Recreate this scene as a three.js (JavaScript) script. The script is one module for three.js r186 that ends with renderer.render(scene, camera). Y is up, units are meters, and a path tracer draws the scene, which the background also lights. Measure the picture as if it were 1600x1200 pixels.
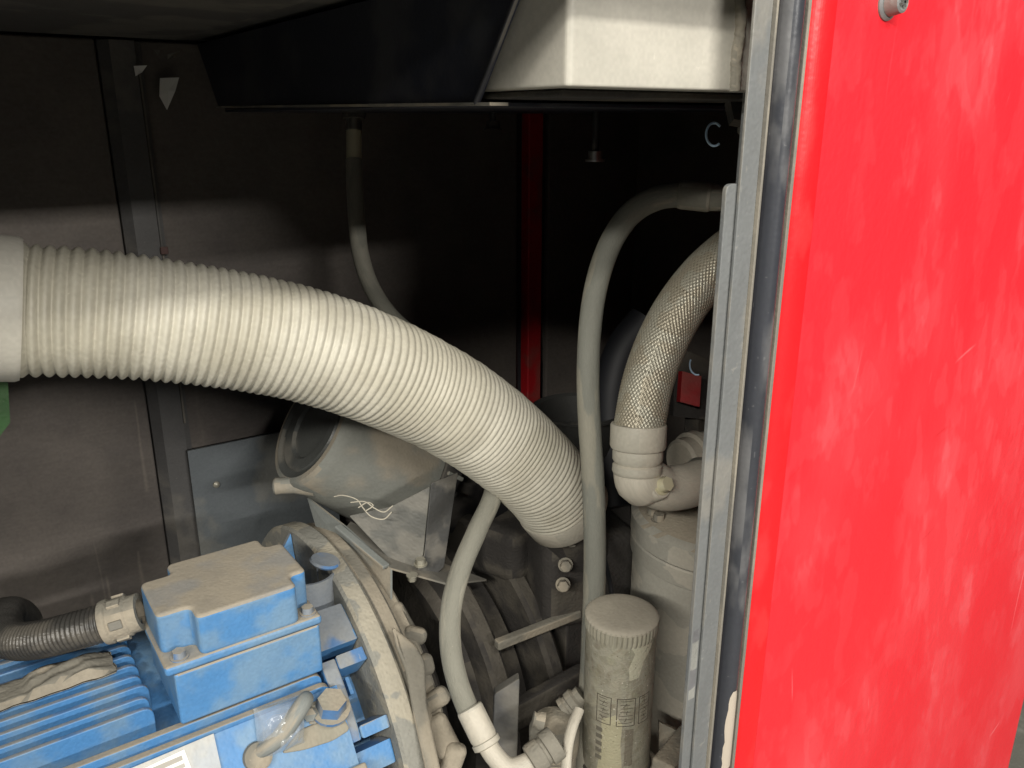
import * as THREE from 'three';
import { RoundedBoxGeometry } from 'three/addons/geometries/RoundedBoxGeometry.js';
import { mergeGeometries } from 'three/addons/utils/BufferGeometryUtils.js';
import { RectAreaLightUniformsLib } from 'three/addons/lights/RectAreaLightUniformsLib.js';

// ---------------------------------------------------------------- camera, light, exposure
const W = 1024, HGT = 768;
const scene = new THREE.Scene();
const EYE = 1.3;                                   // the phone is held 1.3 m above the floor, 0.45 m in front of the cabinet
const YAW = THREE.MathUtils.degToRad(35), PITCH = THREE.MathUtils.degToRad(17.8);
const camera = new THREE.PerspectiveCamera(50, 4 / 3, 0.02, 60);
camera.rotation.order = 'YXZ';
camera.rotation.set(-PITCH, -YAW, 0);
camera.position.set(0, EYE, 0);
scene.add(camera);
scene.background = new THREE.Color().setRGB(0.036, 0.035, 0.040);   // dim light of the plant room
const renderer = new THREE.WebGLRenderer({ antialias: true });
renderer.setSize(W, HGT);
renderer.toneMapping = THREE.LinearToneMapping;
renderer.toneMappingExposure = 1.0;
renderer.shadowMap.enabled = true;
RectAreaLightUniformsLib.init();

function tag(o, label, category, group, kind) {
  o.userData = { ...o.userData };
  if (label) o.userData.label = label;
  if (category) o.userData.category = category;
  if (group) o.userData.group = group;
  if (kind) o.userData.kind = kind;
  return o;
}
// long strip lamps of the hall, out in front of the open cabinet
function stripLamp(label, pos, target, w, h, intensity, color) {
  const g = new THREE.Group(); g.name = numbered('ceiling_lamp'); g.position.copy(pos); g.lookAt(target); scene.add(g);
  tag(g, label, 'lamp', 'strip lamps of the hall');
  const casing = new THREE.Mesh(new RoundedBoxGeometry(w + 0.06, h + 0.06, 0.07, 2, 0.012), new THREE.MeshStandardMaterial({ color: 0xcfcfcf, roughness: 0.5 }));
  casing.name = 'lamp_casing'; casing.position.z = -0.045; g.add(casing);
  const glow = new THREE.Mesh(new THREE.BoxGeometry(w, h, 0.01), new THREE.MeshStandardMaterial({ color: 0xffffff, emissive: color, emissiveIntensity: 1.6 }));
  glow.name = 'diffuser'; glow.position.z = -0.004; g.add(glow);
  const l = new THREE.RectAreaLight(color, intensity, w, h);
  l.position.set(0, 0, 0.012); l.rotation.y = Math.PI; l.castShadow = true; g.add(l);
}
const taken = new Map();
function numbered(n) { const k = taken.get(n) ?? 0; taken.set(n, k + 1); return k ? `${n}_${String(k).padStart(3, '0')}` : n; }
const V = (x, y, z) => new THREE.Vector3(x, y + EYE, z);             // y counted from eye height
stripLamp('long strip lamp hanging nearer the open cabinet', V(-0.1, 1.62, 1.55), V(-0.1, -0.4, -0.9), 2.4, 0.13, 66, new THREE.Color(1, 0.96, 0.87));
stripLamp('next strip lamp of the same row, off to the left', V(-2.6, 1.62, 1.6), V(0.6, -0.6, -0.7), 1.8, 0.13, 175, new THREE.Color(1, 0.96, 0.87));
stripLamp('long strip lamp hanging farther off down the hall', V(0.5, 1.68, 5.6), V(0.5, -0.3, -0.9), 2.8, 0.17, 170, new THREE.Color(1, 0.965, 0.90));

// ---------------------------------------------------------------- helpers
const F = 600 / Math.tan(THREE.MathUtils.degToRad(25));
const hv = new THREE.Vector3(Math.sin(YAW), 0, -Math.cos(YAW));
const FW = hv.clone().multiplyScalar(Math.cos(PITCH)).add(new THREE.Vector3(0, -Math.sin(PITCH), 0));
const UP = hv.clone().multiplyScalar(Math.sin(PITCH)).add(new THREE.Vector3(0, Math.cos(PITCH), 0));
const RT = new THREE.Vector3(Math.cos(YAW), 0, Math.sin(YAW));
const ray = (x, y) => FW.clone().addScaledVector(RT, (x - 800) / F).addScaledVector(UP, -(y - 600) / F);
const at = (x, y, D) => ray(x, y).multiplyScalar(D).add(new THREE.Vector3(0, EYE, 0));   // a surveyed point: sight line and distance
const on = (axis, x, y, v) => { const r = ray(x, y); return r.multiplyScalar(v / r[axis]).add(new THREE.Vector3(0, EYE, 0)); };

let seed = 7;
const rnd = () => { seed = (seed * 1664525 + 1013904223) >>> 0; return seed / 4294967296; };
const rr = (a, b) => a + (b - a) * rnd();
function hash(x, y, s) { let h = Math.imul(x, 374761393) ^ Math.imul(y, 668265263) ^ Math.imul(s, 2147483647 ^ 0x5bd1e995); h = Math.imul(h ^ (h >>> 13), 1274126177); return ((h ^ (h >>> 16)) >>> 0) / 4294967296; }
function vnoise(x, y, s, px = 0, py = 0) {
  const xi = Math.floor(x), yi = Math.floor(y), fx = x - xi, fy = y - yi, u = fx * fx * (3 - 2 * fx), v = fy * fy * (3 - 2 * fy);
  const w = (i, p) => (p ? ((i % p) + p) % p : i);
  const a = hash(w(xi, px), w(yi, py), s), b = hash(w(xi + 1, px), w(yi, py), s), c = hash(w(xi, px), w(yi + 1, py), s), d = hash(w(xi + 1, px), w(yi + 1, py), s);
  return a + (b - a) * u + (c - a) * v + (a - b - c + d) * u * v;
}
function fbm(x, y, s, oct = 4, px = 0, py = 0) { let t = 0, a = 0.5, n = 0; for (let i = 0; i < oct; i++) { t += a * vnoise(x, y, s + i * 17, px, py); n += a; a *= 0.5; x *= 2; y *= 2; px *= 2; py *= 2; } return t / n; }
const sm = (a, b, x) => { const t = Math.min(1, Math.max(0, (x - a) / (b - a))); return t * t * (3 - 2 * t); };
const mix = (a, b, t) => a + (b - a) * t;
const toS = (c) => (c <= 0.0031308 ? 12.92 * c : 1.055 * c ** (1 / 2.4) - 0.055);
function tex(w, h, fn, srgb = true) {                                // fn(u, v) returns linear colour or a grey height
  const d = new Uint8Array(w * h * 4);
  for (let j = 0; j < h; j++) for (let i = 0; i < w; i++) {
    const c = fn(i / w, j / h, i, j), k = (j * w + i) * 4;
    for (let q = 0; q < 3; q++) { const v = Array.isArray(c) ? c[q] : c; d[k + q] = Math.max(0, Math.min(255, Math.round(255 * (srgb ? toS(Math.max(0, v)) : v)))); }
    d[k + 3] = 255;
  }
  const t = new THREE.DataTexture(d, w, h); t.magFilter = THREE.LinearFilter; t.minFilter = THREE.LinearMipmapLinearFilter; t.generateMipmaps = true;
  t.wrapS = t.wrapT = THREE.RepeatWrapping; if (srgb) t.colorSpace = THREE.SRGBColorSpace; t.needsUpdate = true; return t;
}
const TILE = 0.4;                                                    // metres covered by one tile of the grime textures
// paint or metal with patches of settled dust: patches have an outline and grain
const fields = new Map();
function field(key, fn) { if (!fields.has(key)) { const N = 512, d = new Float32Array(N * N); for (let j = 0; j < N; j++) for (let i = 0; i < N; i++) d[j * N + i] = fn(i / N, j / N); fields.set(key, d); } return fields.get(key); }
function grime(base, dust, cover, s, opt = {}) {
  const N = 512, f = opt.f ?? 5, soft = opt.soft ?? 0.22, streak = opt.streak ?? 1, ox = (s * 197) % N, oy = (s * 331) % N;
  const A = field(`n${f}_${streak}`, (u, v) => fbm(u * f * streak, v * f, 3, 5, f * streak, f)), G = field('g', (u, v) => vnoise(u * 160, v * 160, 5, 160, 160)), C = field('c', (u, v) => fbm(u * 14, v * 14, 40, 3, 14, 14)), S = field('s', (u, v) => vnoise(u * 90, v * 90, 9, 90, 90));
  return tex(N, N, (u, v, i, j) => {
    const at1 = ((j + oy) % N) * N + (i + ox) % N, at2 = ((j + 3 * ox) % N) * N + (i + 5 * oy) % N, n = A[at1], g = G[at2], c2 = C[at2];
    const th = 1 - cover, m = sm(th - soft, th + soft, sm(0.22, 0.78, n)) * (0.75 + 0.25 * c2), k = 0.9 + 0.1 * g + 0.14 * (c2 - 0.5);
    const sp = S[at2] > (opt.specks ?? 0.985) ? 0.5 : 0;
    return [0, 1, 2].map((q) => mix(mix(base[q], dust[q], Math.min(1, m)), dust[q] * 1.2, sp) * k);
  });
}
const bumpTex = tex(512, 512, (u, v) => 0.6 * fbm(u * 24, v * 24, 77, 4, 24, 24) + 0.4 * vnoise(u * 150, v * 150, 78, 150, 150), false);
const M = (o) => new THREE.MeshStandardMaterial({ roughness: 0.8, metalness: 0, ...o });
const DUST = [0.36, 0.315, 0.245], DUST2 = [0.30, 0.28, 0.225];
const BLUE = [0.075, 0.235, 0.50];
function gm(base, dust, cover, s, o = {}, t = {}) { return M({ map: grime(base, dust, cover, s, t), bumpMap: bumpTex, bumpScale: 0.0006, ...o }); }
const mat = {
  blue: gm(BLUE, [0.17, 0.29, 0.43], 0.5, 1, { roughness: 0.5 }, { soft: 0.5, f: 12 }),
  blueDust: gm([0.29, 0.28, 0.26], DUST, 0.75, 2, { roughness: 0.95 }, { soft: 0.3, f: 7 }),
  blueHalf: gm([0.08, 0.19, 0.40], [0.26, 0.27, 0.27], 0.55, 3, { roughness: 0.7 }, { soft: 0.25, f: 9 }),
  dust: gm(DUST2, DUST, 0.6, 5, { roughness: 1, bumpScale: 0.0012 }, { soft: 0.3 }),
  grey: gm([0.22, 0.235, 0.225], DUST, 0.42, 6, { roughness: 0.75 }),
  greyPlate: gm([0.12, 0.135, 0.145], [0.19, 0.19, 0.175], 0.35, 7, { roughness: 0.7 }),
  steelDark: gm([0.035, 0.035, 0.04], [0.12, 0.11, 0.095], 0.32, 8, { roughness: 0.75 }),
  iron: gm([0.040, 0.036, 0.033], [0.095, 0.084, 0.068], 0.4, 9, { roughness: 0.85, bumpScale: 0.0016 }),
  cast: gm([0.22, 0.205, 0.17], DUST, 0.5, 10, { roughness: 0.95, bumpScale: 0.0014 }),
  cream: gm([0.42, 0.395, 0.32], [0.53, 0.505, 0.425], 0.58, 11, { roughness: 0.55 }, { soft: 0.4, f: 6 }),
  boxPaint: gm([0.45, 0.43, 0.375], [0.50, 0.475, 0.415], 0.5, 12, { roughness: 0.55, bumpScale: 0.00008 }, { soft: 0.35 }),
  hose: gm([0.21, 0.205, 0.17], [0.29, 0.275, 0.225], 0.5, 13, { roughness: 0.85 }, { soft: 0.2 }),
  tank: gm([0.38, 0.365, 0.315], [0.48, 0.45, 0.38], 0.36, 14, { roughness: 0.8 }, { f: 7, soft: 0.02 }),
  pipe: gm([0.44, 0.415, 0.35], [0.50, 0.46, 0.385], 0.5, 15, { roughness: 0.6 }, { soft: 0.25 }),
  post: gm([0.165, 0.172, 0.174], [0.235, 0.226, 0.205], 0.42, 16, { roughness: 0.55 }, { specks: 0.975, f: 6 }),
  rubber: gm([0.042, 0.045, 0.055], [0.14, 0.14, 0.145], 0.3, 17, { roughness: 0.36, bumpScale: 0.0002 }, { specks: 0.97, streak: 3, f: 4 }),
  rubberBlack: M({ color: new THREE.Color().setRGB(0.012, 0.013, 0.017), roughness: 0.6 }),
  edge: gm([0.20, 0.185, 0.16], [0.30, 0.27, 0.22], 0.4, 18),
  groove: gm([0.09, 0.05, 0.045], [0.2, 0.15, 0.12], 0.3, 19),
  hood: gm([0.024, 0.027, 0.040], [0.05, 0.052, 0.060], 0.25, 20, { roughness: 0.42, bumpScale: 0.0002 }, { specks: 0.992 }),
  lip: gm([0.20, 0.19, 0.165], DUST, 0.4, 21),
  ceil: gm([0.10, 0.095, 0.088], [0.16, 0.15, 0.13], 0.4, 24, { roughness: 0.9 }),
  housing: gm([0.24, 0.245, 0.22], DUST, 0.55, 25, { roughness: 0.75 }, { f: 4 }),
  capFace: gm([0.10, 0.105, 0.10], [0.20, 0.19, 0.165], 0.35, 26, { roughness: 0.4 }, { f: 4 }),
  black: gm([0.020, 0.020, 0.022], [0.13, 0.12, 0.105], 0.3, 27, { roughness: 0.6 }),
  redShaded: gm([0.48, 0.010, 0.016], [0.30, 0.06, 0.05], 0.35, 28, { roughness: 0.55 }),  // the panel red painted darker to stand in for shade, plus dust
  bolt: gm([0.42, 0.40, 0.33], [0.30, 0.28, 0.22], 0.4, 29, { roughness: 0.45, metalness: 0.4 }),
  brass: M({ color: new THREE.Color().setRGB(0.58, 0.54, 0.38), roughness: 0.35, metalness: 0.2 }),
  zinc: gm([0.55, 0.55, 0.52], [0.4, 0.38, 0.33], 0.3, 30, { roughness: 0.3, metalness: 0.85 }),
  conduit: gm([0.045, 0.043, 0.04], [0.11, 0.10, 0.085], 0.4, 31, { roughness: 0.33 }),
  green: gm([0.03, 0.10, 0.025], [0.1, 0.13, 0.08], 0.2, 32, { roughness: 0.6 }),
  paper: M({ color: new THREE.Color().setRGB(0.72, 0.71, 0.68), roughness: 0.9, side: THREE.DoubleSide }),
  paleBlue: M({ color: new THREE.Color().setRGB(0.55, 0.75, 0.97), roughness: 0.35 }),
  floor: gm([0.20, 0.20, 0.17], [0.32, 0.31, 0.27], 0.4, 33, { roughness: 0.7 }, { specks: 0.95 }),
  film: new THREE.MeshPhysicalMaterial({ color: new THREE.Color().setRGB(0.85, 0.88, 0.9), transmission: 0.75, thickness: 0, roughness: 0.12, ior: 1.45, side: THREE.DoubleSide, bumpMap: bumpTex, bumpScale: 0.002 }),
  clear: new THREE.MeshPhysicalMaterial({ color: new THREE.Color().setRGB(0.30, 0.29, 0.26), transmission: 0.35, thickness: 0, roughness: 0.45, side: THREE.DoubleSide }),
  thread: M({ color: new THREE.Color().setRGB(0.44, 0.405, 0.33), roughness: 0.8 }),
};
// red panel: chalky pale streaks and rubs in the paint, a few scratches
// sound-absorbing wall lining: fine fibrous grain, smudges, a few dried drips
const drips = Array.from({ length: 16 }, () => ({ x: rr(0.02, 0.98), y0: rr(0.1, 0.75), L: rr(0.04, 0.2), w: rr(0.002, 0.007), k: rr(0.25, 0.8) })).concat([{ x: 0.088, y0: 0.42, L: 0.16, w: 0.008, k: 1 }, { x: 0.108, y0: 0.44, L: 0.17, w: 0.006, k: 1 }, { x: 0.15, y0: 0.46, L: 0.07, w: 0.005, k: 0.8 }]);
const foamTex = tex(1024, 1024, (u, v) => {
  const big = fbm(u * 5, v * 5, 301, 4, 5, 5), mid = fbm(u * 26, v * 26, 302, 3, 26, 26), grain = vnoise(u * 420, v * 420, 303, 420, 420), fib = vnoise(u * 90, v * 420, 304, 90, 420);
  let m = 0.35 * sm(0.35, 0.7, big) + 0.35 * mid;
  for (const d of drips) { const t = (d.y0 - v) / d.L; if (t < 0 || t > 1) continue; const dx = Math.abs(u - d.x - 0.006 * (vnoise(v * 30, d.x * 50, 9) - 0.5)), w = d.w * (0.35 + 0.65 * t) * (0.7 + 0.6 * mid); if (dx < w) m += 0.7 * d.k * (1 - dx / w) * sm(0, 0.1, t) * sm(1, 0.85, t); }
  const k = 0.86 + 0.16 * grain + 0.1 * fib; return [mix(0.082, 0.17, m) * k, mix(0.073, 0.148, m) * k, mix(0.069, 0.128, m) * k];
});
mat.foam = M({ map: foamTex, roughness: 1, bumpMap: bumpTex, bumpScale: 0.0015 });
const redTex = tex(1024, 1536, (u, v) => {
  const x = u * 7.6, y = v * 11.4;
  const streak = fbm(x * 3.2 + 0.4 * fbm(x * 2, y, 8), y * 0.75, 201, 4), patch = fbm(x * 0.9, y * 0.55, 202, 4), fine = fbm(x * 14, y * 2.6, 203, 3), rub = fbm(x * 2.1 + y * 0.9, y * 2.0 - x * 0.8, 204, 4);
  const cloud = fbm(x * 2.4, y * 1.5, 207, 5), smear = fbm(x * 5 + 1.4 * y, y * 2.2, 208, 4);
  let m = 0.12 + 0.40 * sm(0.40, 0.72, patch) * (0.5 + 0.5 * cloud) + 0.26 * sm(0.55, 0.62, cloud) * (0.4 + 0.6 * streak) + 0.20 * sm(0.57, 0.66, smear) * sm(0.4, 0.55, patch) + 0.24 * sm(0.62, 0.67, rub) * fine + 0.07 * (fine - 0.5);
  m = 0.11 + 0.36 * m; const g = 0.97 + 0.05 * vnoise(u * 700, v * 1050, 206);
  return [mix(0.78, 0.86, m) * g, mix(0.010, 0.27, m * m + 0.14 * m) * g, mix(0.022, 0.30, m * m + 0.14 * m) * g];
});
{ // scratches and scrapes in the paint
  const d = redTex.image.data, w = 1024, h = 1536;
  for (let k = 0; k < 60; k++) {
    let x = rnd() * w, y = rnd() * h; const a = rnd() < 0.6 ? rr(1.2, 1.9) : rr(0.2, 1.1), L = rr(12, k % 9 ? 70 : 190), wd = rr(0.6, k % 5 ? 1.3 : 2.4), al = rr(0.1, 0.36), dark = rnd() < 0.3, cur = rr(-0.006, 0.006); let an = a;
    for (let q = 0; q < L; q++) { x += Math.cos(an); y += Math.sin(an); an += cur; const f = al * Math.sin(Math.PI * q / L); for (let i = -2; i <= 2; i++) for (let j = -2; j <= 2; j++) { const X = Math.round(x) + i, Y = Math.round(y) + j, e = Math.hypot(X - x, Y - y); if (X < 0 || Y < 0 || X >= w || Y >= h || e > wd) continue; const p = (Y * w + X) * 4, g = f * (1 - e / wd * 0.6), c = dark ? [170, 18, 24] : [246, 158, 158]; for (let r = 0; r < 3; r++) d[p + r] = mix(d[p + r], c[r], g); } }
  }
}
const redBump = tex(512, 768, (u, v) => fbm(u * 190, v * 285, 210, 3), false);
mat.red = M({ map: redTex, bumpMap: redBump, bumpScale: 0.0005, roughness: 0.42 });
mat.redEdge = gm([0.80, 0.012, 0.018], [0.82, 0.03, 0.035], 0.2, 34, { roughness: 0.35, bumpScale: 0.0002 }, { streak: 3 });

function flat(g) { return g.index ? g.toNonIndexed() : g; }
function boxUV(g, tile = TILE) {                                     // metres to texture tiles, by the way each face points
  g = flat(g); const p = g.attributes.position, uv = new Float32Array(p.count * 2), a = new THREE.Vector3(), b = new THREE.Vector3(), c = new THREE.Vector3(), n = new THREE.Vector3();
  for (let i = 0; i < p.count; i += 3) {
    a.fromBufferAttribute(p, i); b.fromBufferAttribute(p, i + 1); c.fromBufferAttribute(p, i + 2);
    n.copy(b).sub(a).cross(c.clone().sub(a));
    const X = Math.abs(n.x), Y = Math.abs(n.y), Z = Math.abs(n.z);
    [a, b, c].forEach((q, k) => { const [s, t] = Y >= X && Y >= Z ? [q.x, q.z] : X >= Z ? [q.z, q.y] : [q.x, q.y]; uv[(i + k) * 2] = s / tile; uv[(i + k) * 2 + 1] = t / tile; });
  }
  g.setAttribute('uv', new THREE.BufferAttribute(uv, 2)); return g;
}
// faces that look up and carry a coat of dust get the second material
function topSplit(g, t = 0.55) {
  g = flat(g); const p = g.attributes.position, top = [], rest = [], a = new THREE.Vector3(), b = new THREE.Vector3(), c = new THREE.Vector3();
  for (let i = 0; i < p.count; i += 3) {
    a.fromBufferAttribute(p, i); b.fromBufferAttribute(p, i + 1); c.fromBufferAttribute(p, i + 2);
    const n = b.clone().sub(a).cross(c.clone().sub(a)).normalize(), j = 0.25 * (vnoise(a.x * 60 + a.z * 40, a.z * 60 + a.y * 50, 91) - 0.5);
    (n.y + j > t ? top : rest).push(i, i + 1, i + 2);
  }
  g.setIndex([...rest, ...top]); g.clearGroups(); g.addGroup(0, rest.length, 0); g.addGroup(rest.length, top.length, 1); return g;
}
function thing(name, label, category, pos = V(0, 0, 0), group) {
  const o = new THREE.Group(); o.name = numbered(name); o.position.copy(pos); scene.add(o); return tag(o, label, category, group);
}
function worldPos(o) { const p = new THREE.Vector3(); while (o && o !== scene) { p.add(o.position); o = o.parent; } return p; }
function obj(name, geo, m, parent = scene, opt = {}) {               // geometry given in world metres; stored relative to its parent
  if (Array.isArray(geo)) geo = mergeGeometries(geo.map((g) => { g = flat(g); for (const k of Object.keys(g.attributes)) if (!['position', 'normal', 'uv', opt.colors && 'color'].includes(k)) g.deleteAttribute(k); return g; }));
  if (!opt.keepUV) geo = boxUV(geo, opt.tile);
  if (Array.isArray(m)) geo = topSplit(geo, opt.up);
  geo.computeBoundingBox(); const c = geo.boundingBox.getCenter(new THREE.Vector3()); c.y = geo.boundingBox.min.y;
  geo.translate(-c.x, -c.y, -c.z);
  const o = new THREE.Mesh(geo, m); o.name = parent === scene ? numbered(name) : name;
  o.position.copy(c).sub(parent === scene ? new THREE.Vector3() : worldPos(parent)); o.castShadow = o.receiveShadow = true; parent.add(o); return o;
}
const box = (x0, x1, y0, y1, z0, z1, r = 0.002) => { const g = new RoundedBoxGeometry(x1 - x0, y1 - y0, z1 - z0, 2, Math.min(r, (x1 - x0) / 2.01, (y1 - y0) / 2.01, (z1 - z0) / 2.01)); g.translate((x0 + x1) / 2, (y0 + y1) / 2 + EYE, (z0 + z1) / 2); return g; };
const Yax = new THREE.Vector3(0, 1, 0);
function along(g, a, b) { const d = b.clone().sub(a); g.applyQuaternion(new THREE.Quaternion().setFromUnitVectors(Yax, d.clone().normalize())); g.translate((a.x + b.x) / 2, (a.y + b.y) / 2, (a.z + b.z) / 2); return g; }
const rod = (a, b, r, r2 = r, n = 24) => along(new THREE.CylinderGeometry(r2, r, a.distanceTo(b), n, 1), a, b);
function turned(prof, a, dir, n = 40) {                              // lathe whose sharp profile corners stay sharp
  const P = prof.map(([r, h]) => new THREE.Vector2(Math.max(r, 0), h)), N = [], pos = [], nor = [], uv = [], idx = [];
  for (let i = 0; i + 1 < P.length; i++) { const d = P[i + 1].clone().sub(P[i]).normalize(); N.push(new THREE.Vector2(d.y, -d.x)); }
  for (let i = 0; i < N.length; i++) {
    const s0 = i && N[i].dot(N[i - 1]) > 0.8 ? N[i].clone().add(N[i - 1]).normalize() : N[i], s1 = i + 1 < N.length && N[i].dot(N[i + 1]) > 0.8 ? N[i].clone().add(N[i + 1]).normalize() : N[i], o = pos.length / 3;
    for (const [p, m] of [[P[i], s0], [P[i + 1], s1]]) for (let j = 0; j <= n; j++) { const t = j / n * Math.PI * 2, c = Math.cos(t), q = Math.sin(t); pos.push(p.x * c, p.y, p.x * q); nor.push(m.x * c, m.y, m.x * q); uv.push(j / n, p.y); }
    for (let j = 0; j < n; j++) { const k = o + j, l = k + n + 1; if (P[i].x > 0) idx.push(k, l, k + 1); if (P[i + 1].x > 0) idx.push(k + 1, l, l + 1); }
  }
  const g = new THREE.BufferGeometry(); g.setAttribute('position', new THREE.Float32BufferAttribute(pos, 3)); g.setAttribute('normal', new THREE.Float32BufferAttribute(nor, 3)); g.setAttribute('uv', new THREE.Float32BufferAttribute(uv, 2)); g.setIndex(idx);
  g.applyQuaternion(new THREE.Quaternion().setFromUnitVectors(Yax, dir.clone().normalize())); g.translate(a.x, a.y, a.z); return g;
}
function bar(a, b, w, h, r = 0.002, up = Yax) {                      // a rounded bar from a to b, w across and h high
  const d = b.clone().sub(a), L = d.length(); d.normalize(); const s = d.clone().cross(up).normalize(), u = s.clone().cross(d);
  const g = new RoundedBoxGeometry(L, h, w, 2, Math.min(r, w / 2.01, h / 2.01)); g.applyMatrix4(new THREE.Matrix4().makeBasis(d, u, s)); g.translate((a.x + b.x) / 2, (a.y + b.y) / 2, (a.z + b.z) / 2); return g;
}
function slab(points, thick, dir) {                                  // a sheet through given corners, with thickness along dir
  const d = dir.clone().normalize().multiplyScalar(thick), n = points.length, pos = [], c = points.reduce((s, p) => s.add(p), new THREE.Vector3()).multiplyScalar(1 / n);
  const tri = (...q) => q.forEach((p) => pos.push(p.x, p.y, p.z)), back = points.map((p) => p.clone().add(d)), cb = c.clone().add(d);
  const nn = points[0].clone().sub(c).cross(points[1].clone().sub(c)), flip = nn.dot(d) > 0;
  for (let i = 0; i < n; i++) { const j = (i + 1) % n, [a, b, e, f] = flip ? [points[j], points[i], back[j], back[i]] : [points[i], points[j], back[i], back[j]]; tri(c, a, b); tri(cb, f, e); tri(a, e, b); tri(b, e, f); }
  const g = new THREE.BufferGeometry(); g.setAttribute('position', new THREE.Float32BufferAttribute(pos, 3)); g.computeVertexNormals(); g.setAttribute('uv', new THREE.Float32BufferAttribute(new Float32Array(pos.length / 3 * 2), 2)); return g;
}
function sweep(points, n, m, rf, opt = {}) {                         // tube along a curve; rf(s metres, angle, t) gives its radius; uv in metres
  const c = points.getPointAt ? points : new THREE.CatmullRomCurve3(points, false, 'centripetal'); c.arcLengthDivisions = 600; const L = c.getLength(), fr = c.computeFrenetFrames(n, false), pos = [], uv = [], col = [], idx = [];
  for (let i = 0; i <= n; i++) { const p = c.getPointAt(i / n); for (let j = 0; j <= m; j++) { const th = j / m * Math.PI * 2, v = rf(i / n * L, th, i / n), r = v.r ?? v; const q = p.clone().addScaledVector(fr.normals[i], Math.cos(th) * r).addScaledVector(fr.binormals[i], Math.sin(th) * r); pos.push(q.x, q.y, q.z); uv.push(i / n * L / TILE, th * 0.05 / TILE); if (v.c) col.push(...v.c); } }
  for (let i = 0; i < n; i++) for (let j = 0; j < m; j++) { const a = i * (m + 1) + j, b = a + m + 1; idx.push(a, a + 1, b, b, a + 1, b + 1); }
  const g = new THREE.BufferGeometry(); g.setAttribute('position', new THREE.Float32BufferAttribute(pos, 3)); g.setAttribute('uv', new THREE.Float32BufferAttribute(uv, 2)); if (col.length) g.setAttribute('color', new THREE.Float32BufferAttribute(col, 3)); g.setIndex(idx); g.computeVertexNormals();
  if (opt.caps) return mergeGeometries([g, ...[0, 1].map((e) => { const p = c.getPointAt(e), t = c.getTangentAt(e).multiplyScalar(e ? 1 : -1), k = new THREE.CircleGeometry(rf(e * L, 0, e).r ?? rf(e * L, 0, e), m); k.applyQuaternion(new THREE.Quaternion().setFromUnitVectors(new THREE.Vector3(0, 0, 1), t)); k.translate(p.x, p.y, p.z); return k; })]);
  return g;
}
const polyShape = (pts) => { const s = new THREE.Shape(); pts.forEach(([x, y], i) => (i ? s.lineTo(x, y) : s.moveTo(x, y))); s.closePath(); return s; };
function roundPoly(pts, r) {                                         // polygon with rounded corners
  const s = new THREE.Shape(), n = pts.length;
  for (let i = 0; i < n; i++) { const p = new THREE.Vector2(...pts[i]), a = new THREE.Vector2(...pts[(i + n - 1) % n]).sub(p), b = new THREE.Vector2(...pts[(i + 1) % n]).sub(p), ra = Math.min(r, a.length() / 2.1, b.length() / 2.1); const q0 = p.clone().add(a.setLength(ra)), q1 = p.clone().add(b.setLength(ra)); i ? s.lineTo(q0.x, q0.y) : s.moveTo(q0.x, q0.y); s.quadraticCurveTo(p.x, p.y, q1.x, q1.y); }
  s.closePath(); return s;
}
function extrudeUp(shape, y0, y1, bevel = 0, o = {}) {               // shape in (x, -z); raised from y0 to y1
  const g = new THREE.ExtrudeGeometry(shape, { depth: y1 - y0 - 2 * bevel, bevelEnabled: bevel > 0, bevelSize: bevel, bevelThickness: bevel, bevelOffset: -bevel, bevelSegments: 3, curveSegments: 6, ...o });
  g.rotateX(-Math.PI / 2); g.translate(0, y0 + bevel + EYE, 0); return g;
}
function hexBolt(p, dir, r, h) { const g = new THREE.CylinderGeometry(r * 0.92, r, h, 6); const w = new THREE.CylinderGeometry(r * 1.25, r * 1.25, h * 0.25, 20); w.translate(0, -h * 0.55, 0); const q = new THREE.Quaternion().setFromUnitVectors(Yax, dir.clone().normalize()); return [g, w].map((k) => { k.applyQuaternion(q); k.translate(p.x, p.y, p.z); return k; }); }
// a cast or cut plate lying in the plane through p0 with normal n, outline (and holes) surveyed along sight lines
function plate(outer, p0, n, thick, holes = [], r = 0.004, bevel = 0.002) {
  n = n.clone().normalize(); const e1 = new THREE.Vector3(0, 1, 0).cross(n).normalize(), e2 = n.clone().cross(e1), o = new THREE.Vector3(0, EYE, 0);
  const to2 = ([x, y]) => { const d = ray(x, y), p = d.multiplyScalar(p0.clone().sub(o).dot(n) / d.dot(n)).add(o).sub(p0); return [p.dot(e1), p.dot(e2)]; };
  const sh = roundPoly(outer.map(to2), r); for (const h of holes) sh.holes.push(roundPoly(h.map(to2), r * 0.6));
  const g = new THREE.ExtrudeGeometry(sh, { depth: thick - 2 * bevel, bevelEnabled: true, bevelSize: bevel, bevelThickness: bevel, bevelOffset: -bevel, bevelSegments: 3, curveSegments: 5 });
  g.translate(0, 0, -thick + bevel); g.applyMatrix4(new THREE.Matrix4().makeBasis(e1, e2, n)); g.translate(p0.x, p0.y, p0.z); return g;
}
const N3 = (x, y, z) => new THREE.Vector3(x, y, z);
const X1 = new THREE.Vector3(1, 0, 0), Z1 = new THREE.Vector3(0, 0, 1);
function ringX(x0, x1, r0, r1, yc, zc, n = 96, b = 0.003) { return turned([[r0, 0], [r1 - b, 0], [r1, b], [r1, x1 - x0 - b], [r1 - b, x1 - x0], [r0, x1 - x0], [r0, 0]], V(x0, yc, zc), X1, n); }

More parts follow.
